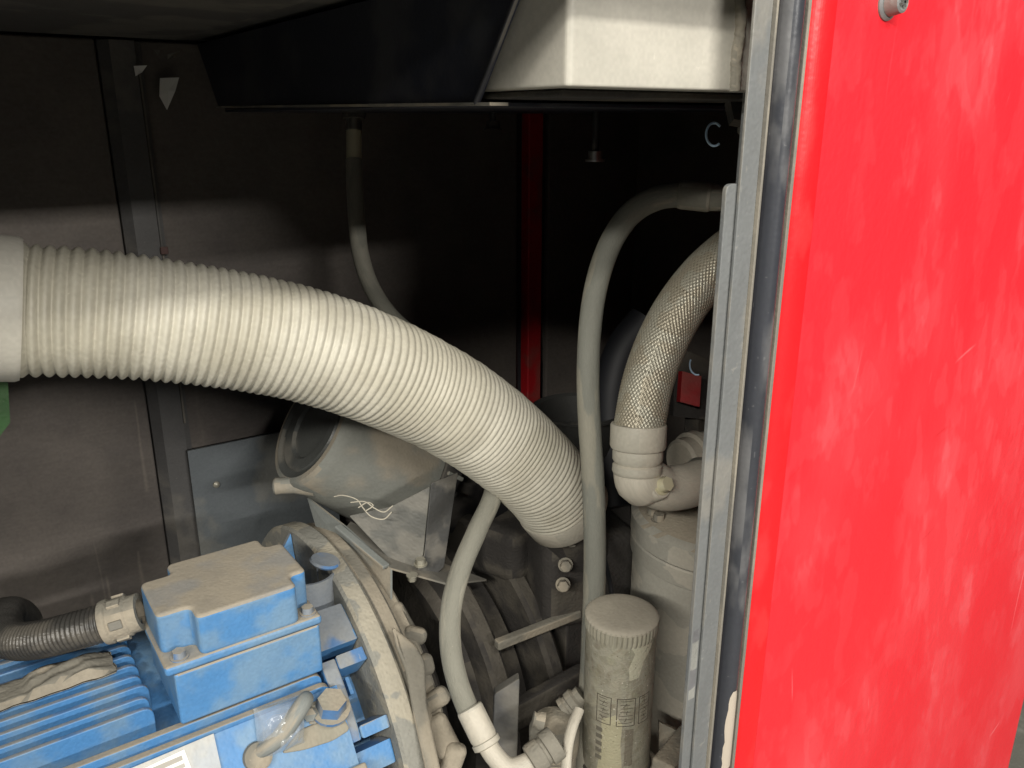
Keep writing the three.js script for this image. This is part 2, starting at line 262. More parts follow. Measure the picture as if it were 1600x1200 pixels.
// ---------------------------------------------------------------- the setting: floor and cabinet shell
const ZB = -1.40, YC = 0.117, ZF = -0.455, XR = 1.345, XL = -0.55, YB = -1.18;
const structure = (o) => tag(o, null, null, null, 'structure');
structure(obj('floor', box(-3, 5, -EYE - 0.05, -EYE, -4, 7, 0.001), mat.floor));
const wall = structure(obj('back_wall', box(XL, XR, YB, YC + 0.02, ZB - 0.05, ZB - 0.018, 0.001), mat.steelDark));
obj('foam_panel', box(XL + 0.01, 0.243, YB + 0.03, YC - 0.005, ZB - 0.017, ZB, 0.004), mat.foam, wall, { tile: 1.3 });
obj('foam_panel', box(0.262, 0.995, YB + 0.03, YC - 0.005, ZB - 0.017, ZB - 0.002, 0.004), mat.foam, wall, { tile: 1.3 });
obj('foam_panel', box(1.075, XR, YB + 0.03, YC - 0.005, ZB - 0.017, ZB - 0.002, 0.004), mat.foam, wall, { tile: 1.3 });
const roof = structure(obj('ceiling', box(XL, XR, YC, YC + 0.03, ZB - 0.018, ZF - 0.002, 0.001), mat.ceil));
obj('ceiling_panel', box(XL + 0.02, 0.345, YC - 0.006, YC - 0.001, ZB + 0.05, ZF - 0.05, 0.002), mat.ceil, roof);
structure(obj('wall_right', box(XR - 0.02, XR - 0.002, YB, YC - 0.001, ZB - 0.016, ZF - 0.04, 0.001), mat.foam, scene, { tile: 1.3 }));
structure(obj('wall_left', box(XL - 0.02, XL - 0.001, -EYE + 0.002, YC + 0.03, ZB - 0.05, ZF, 0.001), mat.steelDark));
structure(obj('cabinet_floor', box(XL, XR, YB - 0.10, YB - 0.001, ZB - 0.05, ZF - 0.03, 0.001), mat.iron));
structure(obj('header_beam', box(XL, 0.598, YC - 0.002 + 0.002, YC + 0.09, ZF + 0.001, ZF + 0.03, 0.002), mat.post));

// ---------------------------------------------------------------- frame post, seal and red panel at the right
{
  const t = thing('cabinet_post', 'grey steel front post with black rubber door seal beside the red panel', 'post', V(0.57, -EYE, ZF));
  obj('post_channel', box(0.602, 0.66, -EYE + 0.061, YC, -0.51, -0.4865, 0.003), mat.post, t);
  const notch = new THREE.Shape(); const yT = on('z', 1139, 288, ZF - 0.001).y - EYE;
  notch.moveTo(0.531, -1.1); notch.lineTo(0.560, -1.1); notch.lineTo(0.560, yT); notch.lineTo(0.538, yT); notch.quadraticCurveTo(0.531, yT, 0.531, yT - 0.007); notch.closePath();
  const bg = new THREE.ExtrudeGeometry(notch, { depth: 0.003, bevelEnabled: true, bevelSize: 0.0008, bevelThickness: 0.0008, bevelSegments: 2, bevelOffset: -0.0008 }); bg.translate(0, EYE, ZF - 0.006);
  obj('latch_plate', bg, mat.post, t);
  obj('front_flange', box(0.5425, 0.5635, -EYE, YC, ZF - 0.0012, ZF + 0.002, 0.001), mat.post, t);
  obj('flange_lip', box(0.5637, 0.5663, -EYE, YC, ZF - 0.004, ZF + 0.0055, 0.0008), mat.edge, t);
  obj('seal_groove', box(0.5665, 0.5695, -EYE, YC, ZF - 0.004, ZF + 0.001, 0.0005), mat.groove, t);
  // rubber bulb seal: a rounded bead with a flat lip, extruded up the post
  const sh = new THREE.Shape(); sh.moveTo(0.5697, 0.462); sh.lineTo(0.5697, 0.449); sh.quadraticCurveTo(0.571, 0.4385, 0.579, 0.4385); sh.quadraticCurveTo(0.5875, 0.4385, 0.5895, 0.447); sh.lineTo(0.5905, 0.4515); sh.lineTo(0.5915, 0.462); sh.closePath();
  obj('rubber_seal', extrudeUp(sh, -EYE, YC, 0, { curveSegments: 14 }), mat.rubber, t);
  obj('seal_lip', box(0.5917, 0.5990, -EYE, YC, -0.462, ZF + 0.004, 0.002), mat.rubberBlack, t);
  obj('edge_trim', box(0.5993, 0.6032, -EYE, YC, -0.462, ZF + 0.008, 0.0012), mat.edge, t);
  // old sticker scraps and worn paint flake on the seal and latch plate
  const p0 = on('z', 1092, 985, ZF), p1 = on('z', 1090, 1090, ZF);
  obj('sticker', box(0.5325, 0.5415, p1.y - EYE, p0.y - EYE, ZF - 0.0028, ZF - 0.0022, 0.0001), gm([0.30, 0.30, 0.28], [0.16, 0.16, 0.17], 0.5, 61, {}, { f: 16, soft: 0.02 }), t);
  const fl = []; for (let i = 0; i <= 14; i++) { const y = mix(-0.545, -0.640, i / 14), w = i < 2 ? 0.35 + 0.32 * i : 0.98 - 0.28 * vnoise(i * 0.9, 3, 5); fl.push([y, w]); }
  const chipPos = []; fl.forEach(([y, w]) => { for (let k = 0; k <= 6; k++) { const a = mix(-0.9, 0.65, k / 6) * w + 0.02; chipPos.push(0.5795 + Math.sin(a) * 0.0095, y + EYE, -0.4475 + Math.cos(a) * 0.0098); } });
  const ci = []; for (let i = 0; i < 14; i++) for (let k = 0; k < 6; k++) { const a = i * 7 + k; ci.push(a, a + 7, a + 1, a + 1, a + 7, a + 8); }
  const cg = new THREE.BufferGeometry(); cg.setAttribute('position', new THREE.Float32BufferAttribute(chipPos, 3)); cg.setAttribute('uv', new THREE.Float32BufferAttribute(new Float32Array(chipPos.length / 3 * 2), 2)); cg.setIndex(ci); cg.computeVertexNormals();
  obj('dried_smear', cg, M({ color: new THREE.Color().setRGB(0.46, 0.40, 0.33), roughness: 0.9, side: THREE.DoubleSide }), t);
}
{
  const t = thing('cabinet_cladding', 'large scuffed red cabinet panel with rounded edge right of the post', 'panel', V(0.97, -EYE + 0.05, ZF));
  const sh = new THREE.Shape(), z = -ZF, x0 = 0.6035, r = 0.026;      // rounded fold at the left, flat face, fold at the right
  sh.moveTo(x0 + r, z - 0.012); sh.lineTo(XR - 0.012, z - 0.012); sh.quadraticCurveTo(XR, z - 0.012, XR, z); sh.lineTo(XR, z + 0.030); sh.lineTo(x0 + r, z + 0.030); sh.closePath();
  const g = extrudeUp(sh, -EYE + 0.06, YC + 0.09, 0, { curveSegments: 8 });
  const uvm = boxUV(g, 1); const uv = uvm.attributes.uv, p = uvm.attributes.position;
  for (let i = 0; i < uv.count; i++) uv.setXY(i, (p.getX(i) - 0.6) / 0.76, (p.getY(i) - 0.1) / 1.42);
  obj('panel_face', uvm, mat.red, t, { keepUV: true });
  const e = new THREE.Shape(); e.moveTo(x0 + r - 0.0003, z - 0.012); e.bezierCurveTo(x0 + r * 0.45, z - 0.0118, x0 + 0.002, z - 0.0085, x0, z - 0.001); e.lineTo(x0, z + 0.028); e.lineTo(x0 + r - 0.0003, z + 0.028); e.closePath();
  obj('folded_edge', extrudeUp(e, -EYE + 0.06, YC + 0.09, 0, { curveSegments: 14 }), mat.redEdge, t);
  const k = on('z', 1386, 6, ZF + 0.012), s = thing('panel_lock', 'grey round lock with a screw head at the top of the red panel', 'lock', k);
  obj('washer', turned([[0, 0], [0.0135, 0], [0.0135, 0.0015], [0.0115, 0.0032], [0, 0.0032]], k, Z1, 36), mat.post, s);
  obj('collar', turned([[0, 0], [0.0105, 0], [0.0085, 0.011], [0.0068, 0.012], [0.0060, 0.0105], [0, 0.0105]], k.clone().add(new THREE.Vector3(0, 0, 0.0033)), Z1, 36), mat.post, s);
  obj('screw', [new THREE.BoxGeometry(0.0085, 0.0022, 0.002), new THREE.BoxGeometry(0.0022, 0.0085, 0.002)].map((q) => { q.rotateZ(0.5); q.translate(k.x, k.y, k.z + 0.0153); return q; }), mat.zinc, s);
}

// ---------------------------------------------------------------- wall post, red upright and sheet behind
{
  const t = thing('corner_post', 'dark grey folded steel upright between two foam panels of the back wall', 'post', V(0.275, YB, ZB));
  const sh = polyShape([[0.2445, -ZB + 0.015], [0.2445, -ZB - 0.004], [0.258, -ZB - 0.020], [0.292, -ZB - 0.020], [0.294, -ZB - 0.006], [0.304, -ZB - 0.004], [0.304, -ZB + 0.0005]]);
  obj('upright', extrudeUp(sh, YB, YC - 0.007), gm([0.085, 0.082, 0.08], [0.14, 0.13, 0.115], 0.4, 41, { roughness: 0.7 }), t);
  obj('edge_bead', box(0.2945, 0.2985, -0.49, YC - 0.05, ZB + 0.0065, ZB + 0.012, 0.0015), gm([0.10, 0.096, 0.09], [0.17, 0.155, 0.13], 0.4, 42), t);
  obj('clip', box(0.290, 0.302, -0.202, -0.190, ZB + 0.021, ZB + 0.027, 0.002), mat.groove, t);
  const u = thing('red_upright', 'red painted steel upright deep in the cabinet behind the ribbed hose', 'post', V(1.03, YB, ZB));
  obj('upright', box(1.014, 1.050, YB, YC - 0.007, ZB - 0.016, ZB + 0.012, 0.003), mat.redShaded, u);
  const c = on('z', 293, 705, ZB + 0.035), d = on('z', 425, 678, ZB + 0.035), e = on('z', 520, 660, ZB + 0.035);
  const pl = thing('sheet_plate', 'blue grey sheet steel plate behind the motor terminal box', 'plate', V(0.4, YB, ZB + 0.035));
  obj('plate', slab([c, d, e, new THREE.Vector3(e.x, YB + EYE, e.z), new THREE.Vector3(c.x, YB + EYE, c.z)], 0.004, new THREE.Vector3(0, 0, -1)), mat.greyPlate, pl);
  obj('rivet', turned([[0, 0], [0.006, 0], [0.0055, 0.002], [0.003, 0.004], [0, 0.0045]], on('z', 338, 757, ZB + 0.0355), Z1, 16), mat.bolt, pl);
  // torn paper scraps
  const scraps = [[[250, 122], [280, 121], [274, 142], [261, 172], [249, 150]], [[209, 103], [230, 102], [222, 113], [212, 119]], [[240, 77], [250, 79], [247, 87]], [[262, 85], [281, 80], [272, 90], [262, 93]]];
  const lab = ['largest pale paper scrap stuck high on the dark back wall', 'small pale paper scrap on the steel upright near the ceiling', 'tiny grey paper scrap close under the ceiling', 'slanted grey paper scrap above the largest one'];
  scraps.forEach((s, i) => { const pts = s.map(([x, y], k) => on('z', x, y, ZB + 0.024 + 0.006 * ((k * 7 + i) % 3) / 2)); tag(obj('paper_scrap', slab(pts, 0.0006, new THREE.Vector3(0, 0, -1)), i < 2 ? mat.paper : mat.lip), lab[i], 'paper', 'torn paper scraps'); });
  const gr = thing('green_guard', 'green painted sheet edge below the hose collar at the left', 'guard', V(0.02, -1.1, -1.05));
  const a = on('z', 12, 590, -1.06), b = on('z', 16, 660, -1.06), q = on('z', -2, 684, -1.06), z0 = on('z', -70, 700, -1.06), z1 = on('z', -70, 590, -1.06);
  obj('sheet', slab([z1, a, b, q, z0], 0.006, new THREE.Vector3(0, 0, -1)), mat.green, gr);
  obj('stay', bar(z0.clone().add(new THREE.Vector3(0.006, 0.01, -0.02)), V(z0.x - EYE * 0 - 0.15, YB, -1.1), 0.02, 0.02), mat.green, gr);
}

// ---------------------------------------------------------------- hood and pale air box under the roof
{
  const hx = 0.386;
  const t = thing('air_hood', 'dark navy sheet metal hood hanging under the cabinet roof', 'hood', V(0.55, 0.011, -0.95));
  const zy = (x, y) => on('x', x, y, hx);
  const side = [new THREE.Vector3(hx, YC + EYE - 0.007, ZB + 0.006), zy(341, 166), zy(745, 163), new THREE.Vector3(hx, YC + EYE - 0.007, -0.525)];
  obj('side_plate', slab(side, 0.003, X1), mat.hood, t);
  const yb = 0.0105;
  obj('bottom_plate', box(hx + 0.004, 0.95, yb, yb + 0.004, -1.30, -0.622, 0.001), mat.hood, t);
  obj('back_plate', slab([new THREE.Vector3(hx + 0.004, YC + EYE - 0.007, -1.39), new THREE.Vector3(hx + 0.004, yb + 0.005 + EYE, -1.302), new THREE.Vector3(0.95, yb + 0.005 + EYE, -1.302), new THREE.Vector3(0.95, YC + EYE - 0.007, -1.39)], 0.003, new THREE.Vector3(0, 0, 1)), mat.hood, t);
  const la = zy(341, 168), lb = zy(770, 166); lb.x = hx;
  obj('bottom_lip', slab([la.clone().add(new THREE.Vector3(-0.003, 0.002, 0)), lb.clone().add(new THREE.Vector3(-0.003, 0.003, 0)), lb.clone().add(new THREE.Vector3(-0.003, 0.0005, 0)), la.clone().add(new THREE.Vector3(-0.003, -0.0005, 0))], 0.018, X1), mat.lip, t);
  const sa = zy(745, 163), sb = side[3];
  obj('seam_flange', bar(sa.clone().add(new THREE.Vector3(-0.002, 0, 0.001)), sb.clone().add(new THREE.Vector3(-0.002, 0, 0.001)), 0.004, 0.004, 0.0015), mat.steelDark, t);

  const b = thing('air_box', 'pale beige sheet metal air box at the top beside the front post', 'duct', V(0.47, 0.022, -0.6));
  const f0 = on('x', 887, 135, 0.392), zb = f0.z;
  const sh = roundPoly([[0.392, -zb], [0.70, -zb], [0.70, 0.62], [0.392, 0.62]], 0.006);
  obj('casing', extrudeUp(sh, f0.y - EYE, YC - 0.0065, 0.002), mat.boxPaint, b);
  obj('bottom_tray', box(0.41, 0.93, f0.y - EYE - 0.006, f0.y - EYE - 0.0005, -1.25, zb - 0.03, 0.002), mat.iron, b);
  obj('sealant_bead', sweep([0, 1, 2, 3, 4, 5, 6].map((k) => new THREE.Vector3(0.566 + 0.004 * vnoise(k * 1.3, 1, 3), mix(f0.y, YC + EYE - 0.01, k / 6), zb + 0.0005)), 60, 10, (s, th) => 0.0045 + 0.002 * vnoise(s * 500, th * 2, 6)), mat.cast, b);
  // small fittings hidden in the shade behind the box
  for (const [x, y, D, lbl] of [[930, 243, 1.15, 'small steel drain plug in the dark under the air box'], [770, 195, 1.25, 'dark hose fitting under the right end of the hood']]) {
    const q = at(x, y, D), o = thing('pipe_fitting', lbl, 'fitting', q); const up = Yax;
    obj('stem', rod(q.clone().setY(0.0105 + EYE), q.clone().add(new THREE.Vector3(0, -0.008, 0)), 0.005), mat.black, o);
    obj('nut', hexBolt(q, up, 0.011, 0.012), D > 1.2 ? mat.iron : mat.zinc, o);
  }
  // bits of bracket that stick out behind the post
  const br = thing('pipe_bracket', 'grey lumpy bracket end showing just left of the post top', 'bracket', at(1160, 200, 0.85));
  obj('arm', slab([at(1140, 152, 0.8), at(1182, 150, 0.8), at(1182, 192, 0.8), at(1147, 186, 0.8)], 0.02, FW), mat.iron, br);
  obj('clamp', turned([[0, 0], [0.011, 0], [0.012, 0.004], [0.012, 0.012], [0.009, 0.016], [0.0085, 0.032], [0.006, 0.036], [0, 0.036]], at(1172, 186, 0.82), new THREE.Vector3(0.1, -1, 0)), mat.cast, br);
  const cc = at(1116, 210, 0.80);
  for (const [p, rot, rx, ry, a0, a1, m, l] of [[cc, 0, 0.0078, 0.0112, 0.75, 5.35, mat.paleBlue, 'pale blue curved tube loop in the dark near the post'], [at(1090, 570, 1.10), 0.25, 0.0105, 0.0135, 2.6, 4.9, mat.paleBlue, 'pale blue curved tube end beside the braided hose']]) {
    const pts = []; for (let k = 0; k <= 14; k++) { const a = mix(a0, a1, k / 14); pts.push(p.clone().addScaledVector(RT, Math.cos(a) * rx).addScaledVector(UP, Math.sin(a) * ry + rot * 0)); }  // thin curved tubes in one even pale blue
    tag(obj('blue_arc', sweep(pts, 40, 8, () => 0.0012, { caps: true }), m), l, 'cable tie', 'pale blue tube arcs');
  }
}

// ---------------------------------------------------------------- ribbed air hose with its collar
const ductPts = [[-90, 477, 0.735], [30, 484, 0.766], [150, 490, 0.794], [300, 506, 0.835], [450, 533, 0.885], [560, 566, 0.93], [650, 604, 0.985], [720, 642, 1.03], [790, 693, 1.085], [845, 744, 1.13], [872, 778, 1.16]].map(([x, y, D]) => at(x, y, D));
{
  const R = 0.0605, t = thing('ribbed_hose', 'thick cream ribbed flexible air hose crossing the cabinet', 'hose', ductPts[5]);
  const c = new THREE.CatmullRomCurve3(ductPts, false, 'centripetal'); c.arcLengthDivisions = 800; const L = c.getLength(), pitch = 0.0112;
  // the ribs are drawn apart at the left and pushed together towards the bend
  const ribsAt = (t) => { const u = Math.min(1, Math.max(0, (t - 0.12) / 0.75)); return t + 0.62 * (u * u * 0.5 * 0.75 + Math.max(0, t - 0.87)); }, total = ribsAt(1) - ribsAt(0), count = Math.round(total * L / pitch);
  obj('ribbed_tube', sweep(c, count * 10, 72, (s, th, t) => {
    const k = ribsAt(t) / total * count, ph = k - Math.floor(k), w = 1 - Math.abs(ph * 2 - 1);
    const prof = Math.pow(Math.sin(Math.PI * Math.min(1, Math.max(0, w)) / 2), 1.2), wob = 0.0008 * (vnoise(Math.floor(k) * 1.7, th * 1.3, 12) - 0.5) + 0.0014 * Math.sin(2 * th + s * 9) + 0.0012 * (vnoise(s * 14, th * 1.6, 19) - 0.5), amp = mix(0.0040, 0.0015, sm(0.1, 0.7, t));
    return R + 0.0027 - amp * (1 - prof) + wob;
  }), mat.cream, t, { keepUV: true });
  const dir0 = c.getTangentAt(0.0), a0 = at(33, 484, 0.767), aL = a0.clone().addScaledVector(dir0, -0.20);
  obj('end_collar', [turned([[0.0585, 0], [0.0665, 0], [0.0675, 0.002], [0.0675, 0.196], [0.066, 0.2], [0.0605, 0.2]], aL, dir0, 72)], mat.boxPaint, t);
  obj('collar_seam', bar(aL.clone().addScaledVector(UP, -0.0465).addScaledVector(FW, -0.0487), a0.clone().addScaledVector(UP, -0.0465).addScaledVector(FW, -0.0487), 0.003, 0.0016, 0.0007), mat.cream, t);
  obj('stub_pipe', rod(V(XL + 0.001, aL.y - EYE + (XL - aL.x) * dir0.y / dir0.x, aL.z + (XL - aL.x) * dir0.z / dir0.x), aL.clone().addScaledVector(dir0, 0.002), 0.06, 0.06, 48), mat.boxPaint, t);
  const d1 = c.getTangentAt(1), e = c.getPointAt(1);
  obj('end_cuff', turned([[0.056, -0.004], [0.0635, -0.004], [0.0645, 0.0], [0.0640, 0.028], [0.060, 0.034], [0.058, 0.034]], e, d1, 64), mat.pipe, t);
}

// ---------------------------------------------------------------- small hoses
{
  const t = thing('drain_hose', 'thin grey hose dropping from the hood and passing behind the ribbed hose', 'hose', at(705, 1000, 0.99));
  const pts = [[553, 250, 1.27], [556, 320, 1.265], [563, 395, 1.26], [580, 448, 1.25], [612, 496, 1.24], [670, 545, 1.23], [735, 615, 1.20], [775, 700, 1.15], [771, 770, 1.10], [745, 830, 1.055], [720, 890, 1.025], [705, 950, 1.0], [704, 1010, 0.985], [715, 1065, 0.975], [738, 1125, 0.965]].map(([x, y, D]) => at(x, y, D));
  obj('hose_tube', sweep(pts, 220, 28, (s, th) => 0.0128 + 0.0003 * vnoise(s * 60, th * 2, 4)), mat.hose, t, { keepUV: true });
  const f0 = at(553, 262, 1.27), f1 = at(553, 205, 1.27), f2 = at(553, 178, 1.27);
  obj('ferrule', rod(f0, f1, 0.0118), mat.brass, t);
  obj('swivel_nut', [rod(f1, f1.clone().lerp(f2, 0.7), 0.0125, 0.0125, 6)], mat.zinc, t);
  obj('bulkhead_fitting', [rod(f1.clone().lerp(f2, 0.7), f2.clone().setY(0.0104 + EYE), 0.017, 0.019, 20)], mat.iron, t);
  const g0 = at(730, 1100, 0.967), g1 = at(757, 1155, 0.958), dd = g1.clone().sub(g0).normalize();
  obj('lower_ferrule', turned([[0.0130, 0], [0.0152, 0.001], [0.0160, 0.004], [0.0160, 0.036], [0.0150, 0.040], [0.0168, 0.041], [0.0168, 0.047], [0.013, 0.049]], g0.clone().addScaledVector(dd, 0.004), dd, 32), mat.pipe, t);
  obj('elbow', sweep([g1.clone().addScaledVector(dd, -0.006), at(772, 1180, 0.952), at(795, 1200, 0.952), at(825, 1192, 0.958), at(850, 1172, 0.965)], 50, 24, () => 0.0118), mat.pipe, t, { keepUV: true });
  const n0 = at(828, 1190, 0.958), n1 = at(868, 1160, 0.968), nd = n1.clone().sub(n0).normalize();
  obj('union_nut', [turned([[0.012, 0], [0.0175, 0.001], [0.0185, 0.004], [0.0185, 0.017], [0.0165, 0.019], [0.0165, 0.022], [0.020, 0.023], [0.020, 0.038], [0.012, 0.04]], n0, nd, 12)], mat.cast, t);
}
{
  const t = thing('oil_hose', 'grey green oil hose arching from the post and running down behind the oil filter', 'hose', at(918, 1050, 1.06));
  const pts = [[1118, 308, 0.955], [1075, 305, 0.962], [1030, 309, 0.972], [990, 330, 0.983], [958, 372, 0.995], [936, 430, 1.005], [923, 500, 1.015], [919, 580, 1.02], [921, 660, 1.025], [926, 740, 1.03], [929, 820, 1.035], [929, 900, 1.05], [926, 980, 1.07], [922, 1060, 1.08], [916, 1130, 1.08], [912, 1200, 1.07], [905, 1290, 1.06]].map(([x, y, D]) => at(x, y, D));
  obj('hose_tube', sweep(pts, 260, 32, (s, th) => 0.0140 + 0.0004 * vnoise(s * 40, th * 2, 14)), gm([0.20, 0.202, 0.175], [0.28, 0.265, 0.215], 0.6, 43, { roughness: 0.8 }, { soft: 0.12, f: 4 }), t, { keepUV: true });
  const g0 = at(1060, 304, 0.965), g1 = at(1110, 308, 0.955), d = g1.clone().sub(g0).normalize();
  obj('ferrule', turned([[0.014, 0], [0.0158, 0.001], [0.0166, 0.004], [0.0174, 0.034], [0.0166, 0.0375], [0.013, 0.038]], g0, d, 32), mat.hose, t);
  obj('nut', turned([[0.010, 0], [0.0150, 0], [0.0158, 0.004], [0.0145, 0.018], [0.0145, 0.030], [0.0125, 0.034], [0.0125, 0.14], [0.01, 0.14]], g1.clone().addScaledVector(d, -0.002), d, 24), mat.hose, t);
}
// ---------------------------------------------------------------- braided hose and elbow pipe
{
  const t = thing('braided_hose', 'thick braided steel hose curving up behind the post', 'hose', at(997, 690, 0.985));
  const pts = [[1215, 352, 1.035], [1160, 382, 1.02], [1108, 425, 1.01], [1064, 480, 1.0], [1032, 540, 0.993], [1011, 602, 0.988], [998, 672, 0.984]].map(([x, y, D]) => at(x, y, D));
  const NC = 40, pw = 0.0135;
  obj('braid', sweep(pts, 330, 210, (s, th) => {
    const a = th * NC / (2 * Math.PI) + s / pw * 2.1, b = th * NC / (2 * Math.PI) - s / pw * 2.1, fa = a - Math.floor(a), fb = b - Math.floor(b);
    const over = (((Math.floor(a) + Math.floor(b)) % 4) + 4) % 4 < 2, across = over ? fa : fb, run = over ? fb : fa;
    const strand = Math.pow(Math.sin(Math.PI * across), 0.5), ride = 0.35 + 0.65 * Math.sin(Math.PI * run), wires = 0.12 * Math.abs(Math.sin(across * Math.PI * 4));
    const h = strand * ride - wires * strand, hole = Math.min(fa, 1 - fa) + Math.min(fb, 1 - fb) < 0.17 ? 1 : 0, n = vnoise(s * 90, th * 3, 31);
    const dusty = sm(0.42, 0.58, n), k = hole ? 0.10 : 1; return { r: 0.0298 + 0.0013 * h - 0.001 * hole, c: [mix(0.40, 0.37, dusty) * k, mix(0.38, 0.335, dusty) * k, mix(0.31, 0.26, dusty) * k] };
  }), M({ vertexColors: true, roughness: 0.42, metalness: 0.45 }), t, { keepUV: true });
  const c0 = at(998, 664, 0.984), dn = at(996, 720, 0.99).sub(c0).normalize();
  obj('ferrule', turned([[0.0300, 0], [0.0328, 0.0005], [0.0336, 0.002], [0.0336, 0.027], [0.0322, 0.030], [0.0285, 0.031]], c0.clone().addScaledVector(dn, -0.002), dn, 48), mat.pipe, t);
  const t2 = thing('elbow_pipe', 'dusty cream elbow pipe with a hex plug on top of the grey tank', 'pipe', at(1010, 770, 1.0));
  const e0 = c0.clone().addScaledVector(dn, 0.0285);
  obj('collar_ring', turned([[0.0270, 0], [0.0296, 0.001], [0.0302, 0.004], [0.0302, 0.013], [0.0270, 0.018], [0.0298, 0.020], [0.0302, 0.027], [0.0285, 0.031], [0.027, 0.032]], e0, dn, 48), mat.pipe, t2);
  const ep = [e0.clone().addScaledVector(dn, 0.024), e0.clone().addScaledVector(dn, 0.032), e0.clone().addScaledVector(dn, 0.042).addScaledVector(RT, 0.003), at(1012, 752, 1.005), at(1034, 762, 1.018), at(1065, 761, 1.035), at(1110, 747, 1.07), at(1170, 728, 1.11)];
  obj('elbow', sweep(ep, 90, 40, () => 0.0282), mat.pipe, t2, { keepUV: true });
  const wr = at(1097, 751, 1.057), wd = at(1110, 747, 1.07).sub(at(1065, 761, 1.035)).normalize();
  obj('weld_ring', turned([[0.028, -0.003], [0.0305, -0.001], [0.0305, 0.002], [0.028, 0.004]], wr, wd, 40), mat.zinc, t2);
  const b0 = at(1024, 760, 0.987), b1 = at(1052, 754, 0.962), bd = b1.clone().sub(b0).normalize();
  obj('plug_boss', turned([[0, 0], [0.0185, 0], [0.0165, 0.012], [0.0150, 0.014], [0, 0.014]], b0.clone().addScaledVector(bd, -0.004), bd, 28), mat.pipe, t2);
  obj('hex_plug', hexBolt(b0.clone().addScaledVector(bd, 0.0165), bd, 0.0098, 0.012), mat.brass, t2);
  const st = thing('outlet_pipe', 'wide dusty pipe stub behind the elbow pipe at the tank top', 'pipe', at(1090, 715, 1.2));
  const s0 = at(1062, 722, 1.2), s1 = at(1150, 700, 1.26), sd = s1.clone().sub(s0).normalize();
  obj('stub', turned([[0, 0], [0.028, 0], [0.033, 0.004], [0.034, 0.020], [0.040, 0.022], [0.041, 0.034], [0.036, 0.036], [0.036, 0.12], [0, 0.12]], s0, sd, 40), mat.pipe, st);
}
// ---------------------------------------------------------------- grey tank and oil filter
{
  const axis = at(1122, 900, 1.23), t = thing('oil_tank', 'grey dusty upright oil separator tank behind the front post', 'tank', new THREE.Vector3(axis.x, YB + EYE, axis.z));
  const top = at(985, 792, 1.17).y, foot = t.position, r = 0.128;
  obj('shell', turned([[0, 0], [r, 0], [r, top - 0.085 - foot.y], [r - 0.002, top - 0.082 - foot.y]], foot, Yax, 80), mat.tank, t);
  obj('flange_band', turned([[0.1, 0], [r + 0.0015, 0], [r + 0.004, 0.002], [r + 0.004, 0.026], [r + 0.002, 0.0285], [0.1, 0.0285]], new THREE.Vector3(foot.x, top - 0.0815, foot.z), Yax, 80), mat.tank, t);
  obj('lid', turned([[r + 0.003, 0], [r + 0.005, 0.002], [r + 0.005, 0.030], [r - 0.004, 0.038], [0.06, 0.046], [0, 0.048]], new THREE.Vector3(foot.x, top - 0.0515, foot.z), Yax, 80), [mat.tank, mat.dust], t, { up: 0.8 });
  for (let k = 0; k < 3; k++) { const a = Math.PI * (0.86 + 0.22 * k), p = new THREE.Vector3(foot.x + Math.cos(a) * 0.108, top - 0.008, foot.z - Math.sin(a) * 0.108 * (k ? -1 : 1)); obj('lid_bolt', hexBolt(p, Yax, 0.009, 0.010), mat.cast, t); }
}
